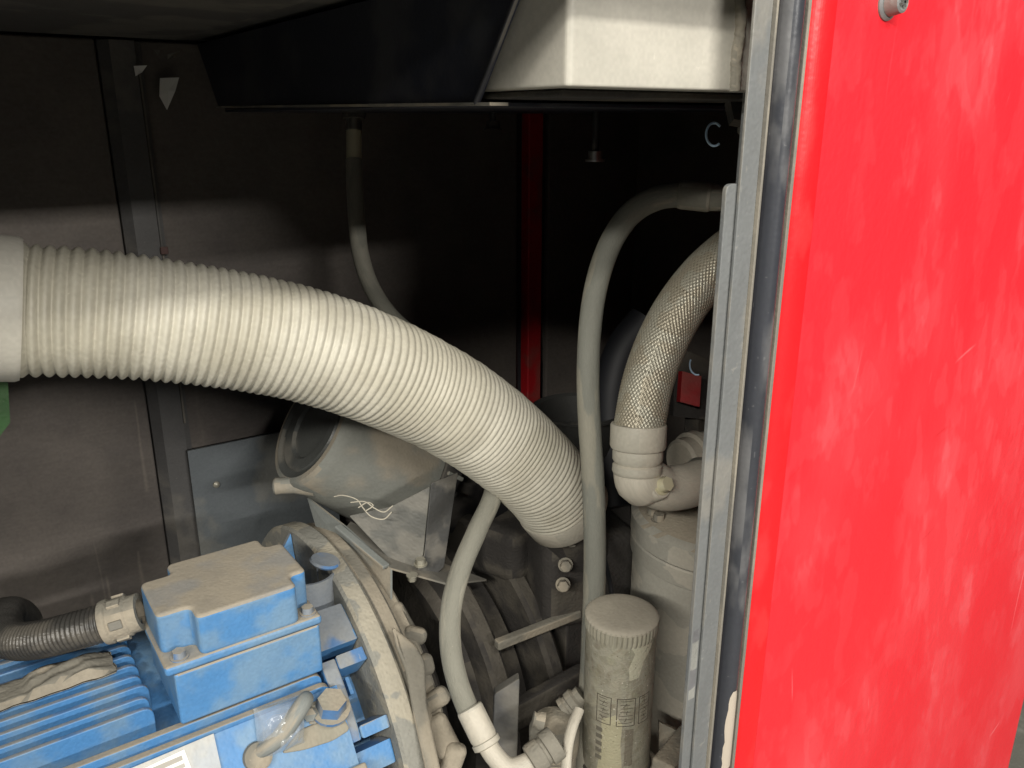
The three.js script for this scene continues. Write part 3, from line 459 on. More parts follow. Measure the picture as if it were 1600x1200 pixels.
{
  const c = at(972, 957, 1.005), r = 0.0436, h = 0.215, t = thing('oil_filter', 'dusty spin-on oil filter can with crimped rim in front of the grey tank', 'filter', c.clone().add(new THREE.Vector3(0, -h, 0)));
  const canvas = document.createElement('canvas'); canvas.width = 1024; canvas.height = 768; const x = canvas.getContext('2d');
  x.fillStyle = 'rgb(170,166,151)'; x.fillRect(0, 0, 1024, 768);
  for (let i = 0; i < 1500; i++) { const a = 0.05 + 0.11 * rnd(), l = rnd() > 0.5; x.fillStyle = l ? `rgba(196,190,168,${a})` : `rgba(112,104,86,${a})`; x.beginPath(); x.ellipse(rnd() * 1024, rnd() * 768, rr(4, 44), rr(3, 22), rnd() * 3, 0, 7); x.fill(); }
  const U0 = 610;                                                     // the side that faces the open front
  x.fillStyle = 'rgba(204,197,166,0.8)'; x.beginPath(); x.moveTo(U0 - 68, 430); x.lineTo(U0 - 5, 390); x.lineTo(U0 + 30, 440); x.lineTo(U0 + 25, 560); x.lineTo(U0 + 44, 768); x.lineTo(U0 - 90, 768); x.lineTo(U0 - 66, 600); x.fill();
  x.fillStyle = 'rgba(216,212,190,0.8)'; x.beginPath(); x.moveTo(U0 + 40, 0); x.lineTo(U0 + 190, 0); x.lineTo(U0 + 160, 60); x.lineTo(U0 + 120, 110); x.lineTo(U0 + 96, 190); x.lineTo(U0 + 52, 200); x.lineTo(U0 + 46, 130); x.lineTo(U0 + 72, 60); x.fill();
  x.fillStyle = 'rgba(120,112,98,0.55)'; x.fillRect(U0 + 45, 470, 40, 210);
  x.strokeStyle = 'rgba(84,78,70,0.9)'; x.lineWidth = 4;
  for (const [bx, w] of [[-96, 70], [2, 84], [108, 62]]) { x.strokeRect(U0 + bx, 300, w, 150); x.lineWidth = 3; for (let k = 0; k < 7; k++) { x.beginPath(); const yy = 312 + k * 20; x.moveTo(U0 + bx + rr(6, 20), yy); x.lineTo(U0 + bx + w - rr(6, 26), yy); if (k % 2) { x.moveTo(U0 + bx + w * rr(0.3, 0.7), yy - 8); x.lineTo(U0 + bx + w * rr(0.3, 0.7), yy + 14); } x.stroke(); } x.lineWidth = 4; }
  x.fillStyle = 'rgba(110,106,96,0.75)'; for (let k = 0; k < 5; k++) { x.fillRect(U0 - 96, 480 + k * 40, 34, 24); x.clearRect; }
  for (let i = 0; i < 240; i++) { x.fillStyle = rnd() > 0.5 ? 'rgba(232,228,212,0.8)' : 'rgba(110,100,82,0.6)'; x.beginPath(); x.ellipse(rnd() * 1024, rnd() * 768, rr(1, 5), rr(1, 4), 0, 0, 7); x.fill(); }
  const ct = new THREE.CanvasTexture(canvas); ct.colorSpace = THREE.SRGBColorSpace; ct.wrapS = THREE.RepeatWrapping;
  const skin = M({ map: ct, roughness: 0.42, metalness: 0.3, bumpMap: bumpTex, bumpScale: 0.0009 });
  const can = new THREE.CylinderGeometry(r, r, h - 0.014, 72, 1, true); can.rotateY(1.75); can.translate(c.x, c.y - 0.014 - (h - 0.014) / 2, c.z);
  obj('can', can, skin, t, { keepUV: true });
  const rim = new THREE.CylinderGeometry(r + 0.0008, r + 0.0008, 0.020, 240, 3, true); { const p = rim.attributes.position; for (let i = 0; i < p.count; i++) { const a = Math.atan2(p.getZ(i), p.getX(i)), k = 1 + 0.022 * Math.cos(a * 46) * (p.getY(i) > -0.009 ? 1 : 0) - (p.getY(i) < -0.009 ? 0.02 : 0); p.setX(i, p.getX(i) * k); p.setZ(i, p.getZ(i) * k); } rim.computeVertexNormals(); rim.translate(c.x, c.y - 0.012, c.z); }
  obj('crimped_rim', rim, skin, t);
  obj('top', turned([[0, 0.0012], [r - 0.012, 0.0012], [r - 0.004, 0.0006], [r - 0.0005, -0.0006], [r + 0.0014, -0.0025], [r + 0.0016, -0.0045]], c, Yax, 72), gm([0.40, 0.365, 0.30], [0.46, 0.42, 0.345], 0.5, 57, { roughness: 1 }, { soft: 0.4 }), t);
  obj('bottom_ring', turned([[0.02, 0], [r + 0.002, 0], [r + 0.0025, 0.004], [r + 0.001, 0.007], [0.02, 0.007]], c.clone().add(new THREE.Vector3(0, -h - 0.007, 0)), Yax, 60), mat.iron, t);
  const hd = thing('filter_block', 'cast filter head block under the oil filter', 'casting', new THREE.Vector3(c.x, c.y - h - 0.3, c.z));
  const b = c.y - h - 0.0072 - EYE;
  obj('block', box(c.x - 0.05, c.x + 0.055, YB, b, c.z - 0.05, c.z + 0.05, 0.008), mat.cast, hd);
  const q0 = at(1034, 1205, 1.02), q1 = at(1078, 1150, 1.09);
  obj('arm', bar(q0, q1, 0.03, 0.024, 0.004), mat.cast, hd);
  obj('web', slab([at(1030, 1128, 1.1), at(1078, 1152, 1.1), at(1086, 1260, 1.1), at(1030, 1260, 1.08)], 0.008, FW), mat.cast, hd);
}
// valve cluster left of the filter
{
  const t = thing('valve_body', 'knobbly dusty valve casting left of the oil filter foot', 'valve', at(870, 1260, 1.03));
  const p = at(866, 1138, 1.03);
  obj('dome', turned([[0.024, -0.05], [0.031, -0.034], [0.0315, 0], [0.026, 0.012], [0.014, 0.0175], [0, 0.019]], p, Yax, 32), mat.cast, t);
  obj('spout', turned([[0.0, 0], [0.012, 0], [0.011, 0.006], [0.0085, 0.011], [0.010, 0.014], [0, 0.0145]], at(850, 1128, 1.01), RT.clone().multiplyScalar(-1).addScaledVector(UP, 0.25), 24), mat.cast, t);
  obj('threaded_neck', turned([[0, 0], [0.017, 0], [0.017, 0.005], [0.0145, 0.007], [0.0145, 0.010], [0.017, 0.012], [0.017, 0.020], [0.013, 0.023], [0.013, 0.030], [0, 0.030]], at(882, 1110, 1.05), RT.clone().addScaledVector(UP, 0.9), 10), mat.cast, t);
  obj('pedestal', rod(at(868, 1175, 1.03), at(868, 1175, 1.03).setY(YB + EYE), 0.026), mat.cast, t);
  obj('guard_strap', sweep([at(905, 1108, 0.985), at(893, 1140, 0.97), at(886, 1175, 0.965), at(884, 1230, 0.96), at(886, 1300, 0.96)], 40, 10, (s, th) => 0.0045 + 0.0025 * Math.abs(Math.cos(th))), mat.pipe, t, { keepUV: true });
}

// ---------------------------------------------------------------- blue electric motor
const MY = -0.90, MZ = -1.05;
{
  const t = thing('electric_motor', 'large blue finned electric motor covered in dust', 'motor', V(0, YB, MZ)), B2 = [mat.blue, mat.blueDust];
  obj('frame', turned([[0, 0], [0.232, 0], [0.232, 0.77], [0, 0.77]], V(-0.44, MY, MZ), X1, 72), mat.blue, t);
  const under = (z, r = 0.23) => MY + Math.sqrt(Math.max(0.0004, r * r - (z - MZ) ** 2)) - 0.006;
  const fin = (z, yTop, x1, w = 0.0065, x0 = -0.43) => {               // cast fin: rounded end, slightly thicker foot
    const yb = under(z), s = new THREE.Shape(), r = 0.014; s.moveTo(x0, yb); s.lineTo(x1, yb); s.lineTo(x1, yTop - r); s.quadraticCurveTo(x1, yTop, x1 - r, yTop); s.lineTo(x0, yTop); s.closePath();
    const g = new THREE.ExtrudeGeometry(s, { depth: w - 0.003, bevelEnabled: true, bevelSize: 0.0012, bevelThickness: 0.0015, bevelSegments: 2, bevelOffset: -0.0012, curveSegments: 6 }); g.translate(0, EYE, z - w / 2 + 0.0015); return g;
  };
  const zs = [-1.165, -1.14, -1.115, -1.091, -1.067, -1.043, -1.018, -0.994, -0.970, -0.946, -0.922, -0.899];
  zs.forEach((z, i) => obj('fin', fin(z, -0.652 + (i < 3 ? -0.008 * (3 - i) : 0), 0.118 + rr(-0.003, 0.003)), [mat.blue, mat.blueHalf], t, { up: 0.5 }));
  obj('fin', fin(-0.861, -0.664, 0.306, 0.010), B2, t);
  obj('fin', fin(-0.8445, -0.671, 0.310, 0.010), B2, t);
  // sloping pad with the rating plate, below the long fins
  const pn = new THREE.Vector3(0, 0.060, 0.088).normalize(), pp = V(0, -0.676, -0.838);
  const pad = (x, y) => { const r = ray(x, y), o = new THREE.Vector3(0, EYE, 0); return o.addScaledVector(r, pp.clone().sub(o).dot(pn) / r.dot(pn)); };
  obj('pad', slab([V(-0.43, -0.676, -0.838), V(0.318, -0.676, -0.838), V(0.318, -0.676 - 0.094, -0.838 + 0.0641), V(-0.43, -0.676 - 0.094, -0.838 + 0.0641)], 0.03, pn.clone().multiplyScalar(-1)), [mat.blue, mat.blueHalf], t, { up: 0.9 });
  const lift = (p, d) => p.addScaledVector(pn, d);
  const np = obj('rating_plate', slab([[150, 1240], [205, 1200], [333, 1146], [346, 1205], [352, 1240]].map(([x, y]) => lift(pad(x, y), 0.003)), 0.0025, pn.clone().multiplyScalar(-1)), gm([0.42, 0.45, 0.48], [0.50, 0.49, 0.45], 0.4, 51, { roughness: 0.5 }), t);
  obj('label', slab([[196, 1214], [287, 1171], [300, 1205], [304, 1240], [200, 1240]].map(([x, y]) => lift(pad(x, y), 0.0038)), 0.0006, pn.clone().multiplyScalar(-1)), M({ color: new THREE.Color().setRGB(0.86, 0.85, 0.82), roughness: 0.6 }), np);
  obj('printed_bar', slab([[236, 1200], [283, 1180], [285, 1187], [240, 1207]].map(([x, y]) => lift(pad(x, y), 0.0043)), 0.0003, pn.clone().multiplyScalar(-1)), M({ color: new THREE.Color().setRGB(0.40, 0.38, 0.34), roughness: 0.8 }), np);
  obj('printed_bar', slab([[240, 1212], [287, 1192], [289, 1198], [244, 1218]].map(([x, y]) => lift(pad(x, y), 0.0043)), 0.0003, pn.clone().multiplyScalar(-1)), M({ color: new THREE.Color().setRGB(0.45, 0.43, 0.39), roughness: 0.8 }), np);
  for (const [z, y, x1, w] of [[-0.765, -0.775, 0.325, 0.016], [-0.742, -0.806, 0.33, 0.014], [-0.716, -0.846, 0.33, 0.014], [-0.695, -0.89, 0.33, 0.014]]) obj('lower_fin', bar(V(-0.43, y, z), V(x1, y, z), 0.05, w, 0.003, new THREE.Vector3(0, 0.75, 0.66).normalize()), [mat.blue, mat.blueDust], t, { up: 0.35 });
  // lifting eye under torn clear film, hex bolts
  const k0 = lift(pad(400, 1178), 0.004), k1 = lift(pad(432, 1150), 0.02), k2 = lift(pad(466, 1098), 0.026);
  obj('lifting_eye', sweep([k0, k0.clone().lerp(k1, 0.6).addScaledVector(pn, 0.006), k1, k2, lift(pad(478, 1090), 0.0)], 40, 18, (s, th, u) => 0.0075 + 0.003 * Math.sin(u * 3)), mat.grey, t, { keepUV: true });
  obj('eye_foot', turned([[0, 0], [0.017, 0], [0.016, 0.008], [0.010, 0.012], [0, 0.013]], lift(pad(402, 1182), 0.0), pn, 24), mat.cast, t);
  const fp = [], fi = []; const q = [[395, 1108], [472, 1084], [474, 1160], [404, 1190]].map(([x, y]) => pad(x, y));
  for (let i = 0; i <= 26; i++) for (let j = 0; j <= 26; j++) { const u = i / 26, v = j / 26, p = q[0].clone().lerp(q[1], u).lerp(q[3].clone().lerp(q[2], u), v), n = fbm(u * 7 + 3, v * 6, 71, 3), e = Math.sin(Math.PI * u) * Math.sin(Math.PI * v); lift(p, 0.004 + 0.030 * Math.sqrt(e) + 0.014 * (n - 0.5) * (0.3 + e)); fp.push(p.x, p.y, p.z); if (i < 26 && j < 26) { const a = i * 27 + j; fi.push(a, a + 27, a + 1, a + 1, a + 27, a + 28); } }
  const fg = new THREE.BufferGeometry(); fg.setAttribute('position', new THREE.Float32BufferAttribute(fp, 3)); fg.setAttribute('uv', new THREE.Float32BufferAttribute(new Float32Array(fp.length / 3 * 2), 2)); fg.setIndex(fi); fg.computeVertexNormals();
  obj('clear_film', fg, mat.film, t, { keepUV: true });
  obj('hex_bolt', hexBolt(lift(pad(512, 1100), 0.016), new THREE.Vector3(0, 1, 0.35), 0.019, 0.018), [mat.blueHalf, mat.dust], t, { up: 0.6 });
  obj('hex_bolt', hexBolt(lift(pad(484, 1117), 0.006), new THREE.Vector3(-0.6, 0.6, 0.6), 0.009, 0.010), mat.grey, t);
  obj('dust_heap', plate([[440, 1178], [470, 1140], [500, 1128], [538, 1122], [548, 1140], [520, 1158], [476, 1172]], lift(pad(500, 1135), 0.004), pn, 0.006, [], 0.006, 0.002), mat.dust, t);

  // terminal box: base, lid with notched corners, four bolts
  const tb = obj('terminal_box', [box(0.135, 0.306, -0.655, -0.5875, -0.985, -0.846, 0.004)], [mat.blue, mat.blueDust], t);
  obj('gasket', box(0.137, 0.304, -0.5885, -0.5862, -0.983, -0.848, 0.0005), mat.black, tb);
  obj('lid_flange', box(0.126, 0.309, -0.5865, -0.574, -0.988, -0.8435, 0.005), [mat.blue, mat.blueDust], tb);
  const X = [0.130, 0.166, 0.282, 0.304], Zc = [0.846, 0.873, 0.958, 0.985];
  const lidShape = roundPoly([[X[1], Zc[0]], [X[2], Zc[0]], [X[2], Zc[1]], [X[3], Zc[1]], [X[3], Zc[2]], [X[2], Zc[2]], [X[2], Zc[3]], [X[1], Zc[3]], [X[1], Zc[2]], [X[0], Zc[2]], [X[0], Zc[1]], [X[1], Zc[1]]], 0.009);
  obj('lid', extrudeUp(lidShape, -0.576, -0.524, 0.005, { curveSegments: 8, bevelSegments: 4 }), [mat.blue, mat.blueDust], tb, { up: 0.45 });
  for (const [x, z] of [[0.145, -0.857], [0.296, -0.858], [0.145, -0.974], [0.296, -0.974]]) obj('lid_bolt', hexBolt(V(x, -0.5690, z), Yax, 0.0080, 0.008), [mat.blueHalf, mat.blueDust], tb);

  // end shield: ribs and pockets between frame and flange
  const es = obj('end_shield', turned([[0.15, 0], [0.226, 0], [0.205, 0.02], [0.205, 0.062], [0.15, 0.062]], V(0.309, MY, MZ), X1, 60), mat.blue, t);
  for (const d of [-14, 72, 84]) {
    const a = d * Math.PI / 180, dir = new THREE.Vector3(0, Math.cos(a), Math.sin(a)), c = V(0, MY, MZ);
    const P = (x, r) => c.clone().addScaledVector(dir, r).setX(x); const side = new THREE.Vector3(0, -Math.sin(a), Math.cos(a));
    obj('rib', slab([P(0.305, 0.2), P(0.305, 0.248), P(0.335, 0.262), P(0.3695, 0.306), P(0.3695, 0.2)], 0.008, side), [mat.blue, mat.blueHalf], es, { up: 0.4 });
  }
  const seg = (x0, x1, r0, r1, d0, d1, bv = 0.003) => {               // cast block that is a sector of a ring about the motor axis
    const pts = [], k = 8, R = Math.PI / 180; for (let i = 0; i <= k; i++) { const p = mix(d0, d1, i / k) * R; pts.push([-Math.sin(p) * r1, Math.cos(p) * r1]); } for (let i = k; i >= 0; i--) { const p = mix(d0, d1, i / k) * R; pts.push([-Math.sin(p) * r0, Math.cos(p) * r0]); }
    const g = new THREE.ExtrudeGeometry(polyShape(pts), { depth: x1 - x0 - 2 * bv, bevelEnabled: true, bevelSize: bv, bevelThickness: bv, bevelOffset: -bv, bevelSegments: 3 }); g.rotateY(Math.PI / 2); g.translate(x0 + bv, MY + EYE, MZ); return g;
  };
  obj('pocket_bar', seg(0.311, 0.331, 0.225, 0.299, 37, 57), [mat.blue, mat.blueHalf], es, { up: 0.5 });
  obj('pocket_rail', seg(0.3315, 0.3705, 0.25, 0.300, 36.6, 40), [mat.blue, mat.blueHalf], es, { up: 0.5 });
  obj('pocket_rail', seg(0.3315, 0.3705, 0.25, 0.300, 54, 57), [mat.blue, mat.blueHalf], es, { up: 0.5 });
  obj('pocket_web', seg(0.345, 0.3505, 0.20, 0.262, 41, 46, 0.001), mat.blue, es);
  obj('web', seg(0.316, 0.3705, 0.262, 0.296, 23, 34), [mat.blue, mat.blueHalf], es, { up: 0.75 });
  obj('web', seg(0.316, 0.3705, 0.255, 0.288, 60, 66), [mat.blue, mat.blueHalf], es, { up: 0.75 });
  const bc = at(484, 905, 1.15), arc = new THREE.Shape(); const ro = 0.036, ri = 0.0325; arc.absarc(0, 0, ro, -2.5, 0.9, false); arc.absarc(0, 0, ri, 0.9, -2.5, true); arc.closePath();
  const ag = extrudeUp(arc, -0.105, 0.012, 0.0, { curveSegments: 24 }); ag.translate(bc.x, bc.y - EYE, bc.z); obj('shroud', ag, mat.blueHalf, es);
  obj('shroud_cap', turned([[0, 0], [0.019, 0], [0.021, 0.003], [0.019, 0.006], [0, 0.007]], at(507, 880, 1.125), new THREE.Vector3(0.25, 1, 0.1), 28), mat.blueHalf, es);
  obj('foot', box(0.18, 0.30, YB, -1.08, -1.26, -0.80, 0.006), mat.blue, t);
  obj('foot', box(-0.40, -0.28, YB, -1.08, -1.26, -0.80, 0.006), mat.blue, t);
  // mounting flange ring, dusty and scabbed
  obj('mounting_flange', ringX(0.371, 0.402, 0.19, 0.312, MY, MZ, 140, 0.004), gm([0.27, 0.265, 0.235], [0.40, 0.365, 0.29], 0.55, 52, { roughness: 0.9, bumpScale: 0.0018 }, { f: 9, soft: 0.06 }), t);
}
// dust-caked rag or board lying across the fins
{
  const y = -0.6495, z0 = -1.034, z1 = -0.984, n = 34, m = 10, pos = [], idx = [];
  for (let s = 0; s < 2; s++) for (let i = 0; i <= n; i++) for (let j = 0; j <= m; j++) { const u = i / n, v = j / m, e = Math.min(1, 9 * Math.min(u, 1 - u, 3 * v, 3 * (1 - v))), wr = u > 0.62 ? 0.006 * Math.abs(Math.sin(v * 9 + u * 14)) : 0; pos.push(mix(-0.16, 0.092, u) + 0.004 * vnoise(v * 6, s, 3), y + EYE + (s ? 0.001 : 0.003 + e * (0.003 + 0.007 * fbm(u * 12, v * 4, 61, 3) + wr)), mix(z0, z1, v) + 0.005 * vnoise(u * 14, v * 2, 62)); }
  const N = (n + 1) * (m + 1), id = (s, i, j) => s * N + i * (m + 1) + j;
  for (let i = 0; i < n; i++) for (let j = 0; j < m; j++) { idx.push(id(0, i, j), id(0, i, j + 1), id(0, i + 1, j), id(0, i + 1, j), id(0, i, j + 1), id(0, i + 1, j + 1), id(1, i, j), id(1, i + 1, j), id(1, i, j + 1), id(1, i + 1, j), id(1, i + 1, j + 1), id(1, i, j + 1)); }
  for (let i = 0; i < n; i++) for (const j of [0, m]) idx.push(id(0, i, j), id(0, i + 1, j), id(1, i, j), id(0, i + 1, j), id(1, i + 1, j), id(1, i, j));
  for (let j = 0; j < m; j++) for (const i of [0, n]) idx.push(id(0, i, j), id(1, i, j), id(0, i, j + 1), id(0, i, j + 1), id(1, i, j), id(1, i, j + 1));
  const g = new THREE.BufferGeometry(); g.setAttribute('position', new THREE.Float32BufferAttribute(pos, 3)); g.setAttribute('uv', new THREE.Float32BufferAttribute(new Float32Array(pos.length / 3 * 2), 2)); g.setIndex(idx); g.computeVertexNormals();
  tag(obj('dusty_rag', g, mat.cast), 'dust caked crumpled strip lying across the blue motor fins', 'rag');
}
// flexible conduit into the terminal box
{
  const t = thing('cable_conduit', 'dark ribbed cable conduit bending away from the terminal box', 'conduit', at(110, 1000, 1.05));
  const g1 = V(0.088, -0.567, -0.966), gd = V(0.1345, -0.556, -0.948).sub(g1).normalize();
  const pts = [V(0.092, -0.566, -0.9645), V(0.055, -0.576, -0.984), V(0.022, -0.590, -1.012), V(-0.004, -0.603, -1.05), V(-0.012, -0.613, -1.10), V(-0.008, -0.625, -1.16), V(0.01, -0.67, -1.22), V(0.02, -0.78, -1.28)];
  obj('ribbed_tube', sweep(pts, 420, 36, (s) => 0.0218 + 0.0011 * Math.sin(s / 0.0052 * 2 * Math.PI)), mat.conduit, t, { keepUV: true });
  obj('gland', turned([[0.015, 0], [0.0262, 0], [0.0268, 0.003], [0.0268, 0.007], [0.0245, 0.009], [0.0245, 0.028], [0.0225, 0.030], [0.0225, 0.0415], [0.015, 0.0415]], g1, gd, 28), mat.cast, t);
  const gu = new THREE.Vector3().crossVectors(gd, Yax).normalize(), gw = gu.clone().cross(gd);
  for (let k = 0; k < 6; k++) { const a = k * Math.PI / 3 + 0.3, d = gw.clone().multiplyScalar(Math.cos(a)).addScaledVector(gu, Math.sin(a)), p = g1.clone().addScaledVector(gd, 0.019).addScaledVector(d, 0.0245); obj('lug', new RoundedBoxGeometry(0.015, 0.006, 0.010, 2, 0.0015).applyMatrix4(new THREE.Matrix4().makeBasis(gd, d, gd.clone().cross(d))).translate(p.x, p.y, p.z), k % 2 ? mat.lip : mat.cast, t); }
}

// ---------------------------------------------------------------- bell housing, coupling and air end
{
  const t = thing('bell_housing', 'grey dusty bell housing ring bolted against the motor flange', 'housing', V(0.43, YB, MZ));
  obj('ring', ringX(0.4035, 0.428, 0.20, 0.303, MY, MZ, 140, 0.004), mat.cast, t);
  obj('skirt', ringX(0.429, 0.452, 0.22, 0.285, MY, MZ, 140, 0.004), mat.cast, t);
  obj('raised_rib', plate([[612, 978], [650, 1008], [664, 1034], [667, 1100], [688, 1200], [700, 1290], [676, 1290], [664, 1200], [646, 1120], [634, 1050], [618, 1010]], at(640, 1060, 1.058), N3(-0.35, 0.55, 0.75), 0.022, [], 0.006, 0.004), mat.cast, t);
  obj('foot', box(0.404, 0.452, YB, -1.15, -1.2, -0.9, 0.004), mat.iron, t);
  const c = thing('shaft_coupling', 'dusty toothed shaft coupling beside the bell housing', 'coupling', V(0.5, YB, MZ));
  obj('hub', ringX(0.455, 0.50, 0.05, 0.19, MY, MZ, 80, 0.006), mat.iron, c);
  const teeth = [[630, 968, 1.16, 22, 60, 0.5], [648, 992, 1.14, 38, 26, -0.35], [660, 1040, 1.12, 36, 34, 0.1], [672, 1098, 1.10, 30, 66, -0.95], [690, 1150, 1.08, 40, 66, 0.35], [706, 1190, 1.07, 34, 60, -0.4]];
  teeth.forEach(([x, y, D, w, h, r]) => { const g = new RoundedBoxGeometry(w * D / F, h * D / F, 0.024, 4, 0.0098); g.rotateZ(r); g.rotateX(-0.5 + rr(-0.25, 0.25)); g.rotateY(-YAW + rr(-0.4, 0.4)); const p = at(x, y, D); g.translate(p.x, p.y, p.z); obj('tooth', g, mat.cast, c); });
  obj('shaft', ringX(0.33, 0.62, 0.005, 0.05, MY, MZ, 40, 0.002), mat.iron, c);
  obj('stand', box(0.466, 0.496, YB, MY - 0.16, MZ - 0.03, MZ + 0.03, 0.003), mat.iron, c);
}
{
  const t = thing('air_end', 'dark cast iron compressor block deep in the cabinet', 'compressor', V(0.66, YB, MZ));
  obj('body', turned([[0, 0], [0.20, 0], [0.215, 0.02], [0.215, 0.09], [0.19, 0.10], [0.19, 0.28], [0, 0.28]], V(0.53, MY, MZ), X1, 64), mat.iron, t);
  obj('cover_ring', ringX(0.545, 0.575, 0.1, 0.262, MY, MZ, 100, 0.006), mat.iron, t);
  obj('outer_ring', ringX(0.632, 0.660, 0.1, 0.275, MY, MZ, 100, 0.006), mat.iron, t);
  obj('stay_rod', bar(at(775, 1008, 1.17), at(905, 957, 1.24), 0.014, 0.014, 0.003), mat.cast, t);
  obj('side_rail', bar(at(800, 1120, 1.12), at(912, 1058, 1.2), 0.02, 0.045, 0.006), mat.iron, t);
  obj('front_strut', plate([[772, 1085], [812, 1060], [806, 1250], [762, 1250], [770, 1150]], at(795, 1150, 1.05), N3(-0.5, 0.2, 0.8), 0.02, [], 0.004, 0.002), gm([0.10, 0.10, 0.10], [0.16, 0.15, 0.13], 0.4, 56), t);
  obj('pedestal', box(0.56, 0.80, YB, -1.05, -1.2, -0.92, 0.01), mat.iron, t);
  const ib = thing('intake_block', 'dusty dark intake casting under the end of the ribbed hose', 'casting', at(885, 900, 1.28));
  const e = at(884, 795, 1.185);
  obj('neck', rod(e, at(905, 855, 1.24), 0.052, 0.046, 32), mat.iron, ib);
  const p = at(900, 880, 1.28), q = new RoundedBoxGeometry(0.15, 0.15, 0.12, 3, 0.02); q.rotateY(-0.25); q.translate(p.x, p.y, p.z); obj('block', q, mat.iron, ib);
  for (const [x, y, D] of [[893, 846, 1.165], [884, 884, 1.17], [880, 915, 1.17]]) obj('bolt', hexBolt(at(x, y, D), FW.clone().multiplyScalar(-1), 0.0085, 0.012), mat.cast, ib);
  const lump = new RoundedBoxGeometry(0.10, 0.09, 0.08, 3, 0.022).rotateY(0.3); const lp = at(805, 850, 1.30); lump.translate(lp.x, lp.y, lp.z); obj('shoulder', lump, mat.iron, ib);
  obj('strut', bar(at(890, 930, 1.28), at(890, 930, 1.28).setY(YB + EYE), 0.05, 0.05, 0.005, Z1), mat.iron, ib);
  obj('stay_plate', slab([at(935, 800, 1.32), at(985, 790, 1.32), at(985, 960, 1.28), at(935, 950, 1.28)], 0.02, FW), mat.iron, ib);
  tag(obj('thin_cable', sweep([at(938, 780, 1.2), at(940, 830, 1.18), at(944, 870, 1.16), at(955, 920, 1.12), at(960, 990, 1.1)], 40, 10, () => 0.0035), mat.rubberBlack, scene, { keepUV: true }), 'thin black cable hanging between oil hose and grey tank', 'cable');
  // tub behind the hose
  const c = at(905, 640, 1.42), tb = thing('drip_tub', 'dark open tub standing behind the ribbed hose', 'tub', c.clone().add(new THREE.Vector3(0, -0.11, 0)));
  obj('tub_wall', turned([[0, -0.11], [0.066, -0.11], [0.076, -0.004], [0.0825, -0.002], [0.0830, 0.003], [0.078, 0.005], [0.072, 0.001], [0.063, -0.104], [0, -0.104]], c, Yax, 56), gm([0.04, 0.04, 0.038], [0.14, 0.13, 0.11], 0.3, 53, { roughness: 0.5 }), tb);
  obj('tub_stand', rod(c.clone().add(new THREE.Vector3(0, -0.111, 0)), c.clone().setY(YB + EYE), 0.03), mat.iron, tb);
  // red block and dark elbow behind the braided hose
  const rb = thing('red_block', 'small red steel block under the braided hose, colour darkened for shade', 'block', at(1082, 610, 1.3));
  obj('face', slab([at(1066, 580, 1.3), at(1096, 588, 1.3), at(1093, 636, 1.3), at(1063, 628, 1.3)], 0.03, FW), mat.redShaded, rb);
  obj('carrier', slab([at(1055, 540, 1.335), at(1135, 575, 1.335), at(1135, 660, 1.335), at(1052, 650, 1.335)], 0.03, FW), mat.iron, rb);
  obj('stay', bar(at(1090, 640, 1.36), at(1090, 640, 1.36).setY(YB + EYE), 0.03, 0.03, 0.004, Z1), mat.iron, rb);
  tag(obj('dark_pipe', sweep([at(1010, 500, 1.42), at(975, 545, 1.42), at(958, 600, 1.42), at(955, 680, 1.42), at(958, 800, 1.4), at(958, 1000, 1.4)], 60, 28, () => 0.032), mat.rubberBlack, scene, { keepUV: true }), 'dark pipe bend behind the braided hose', 'pipe');
}

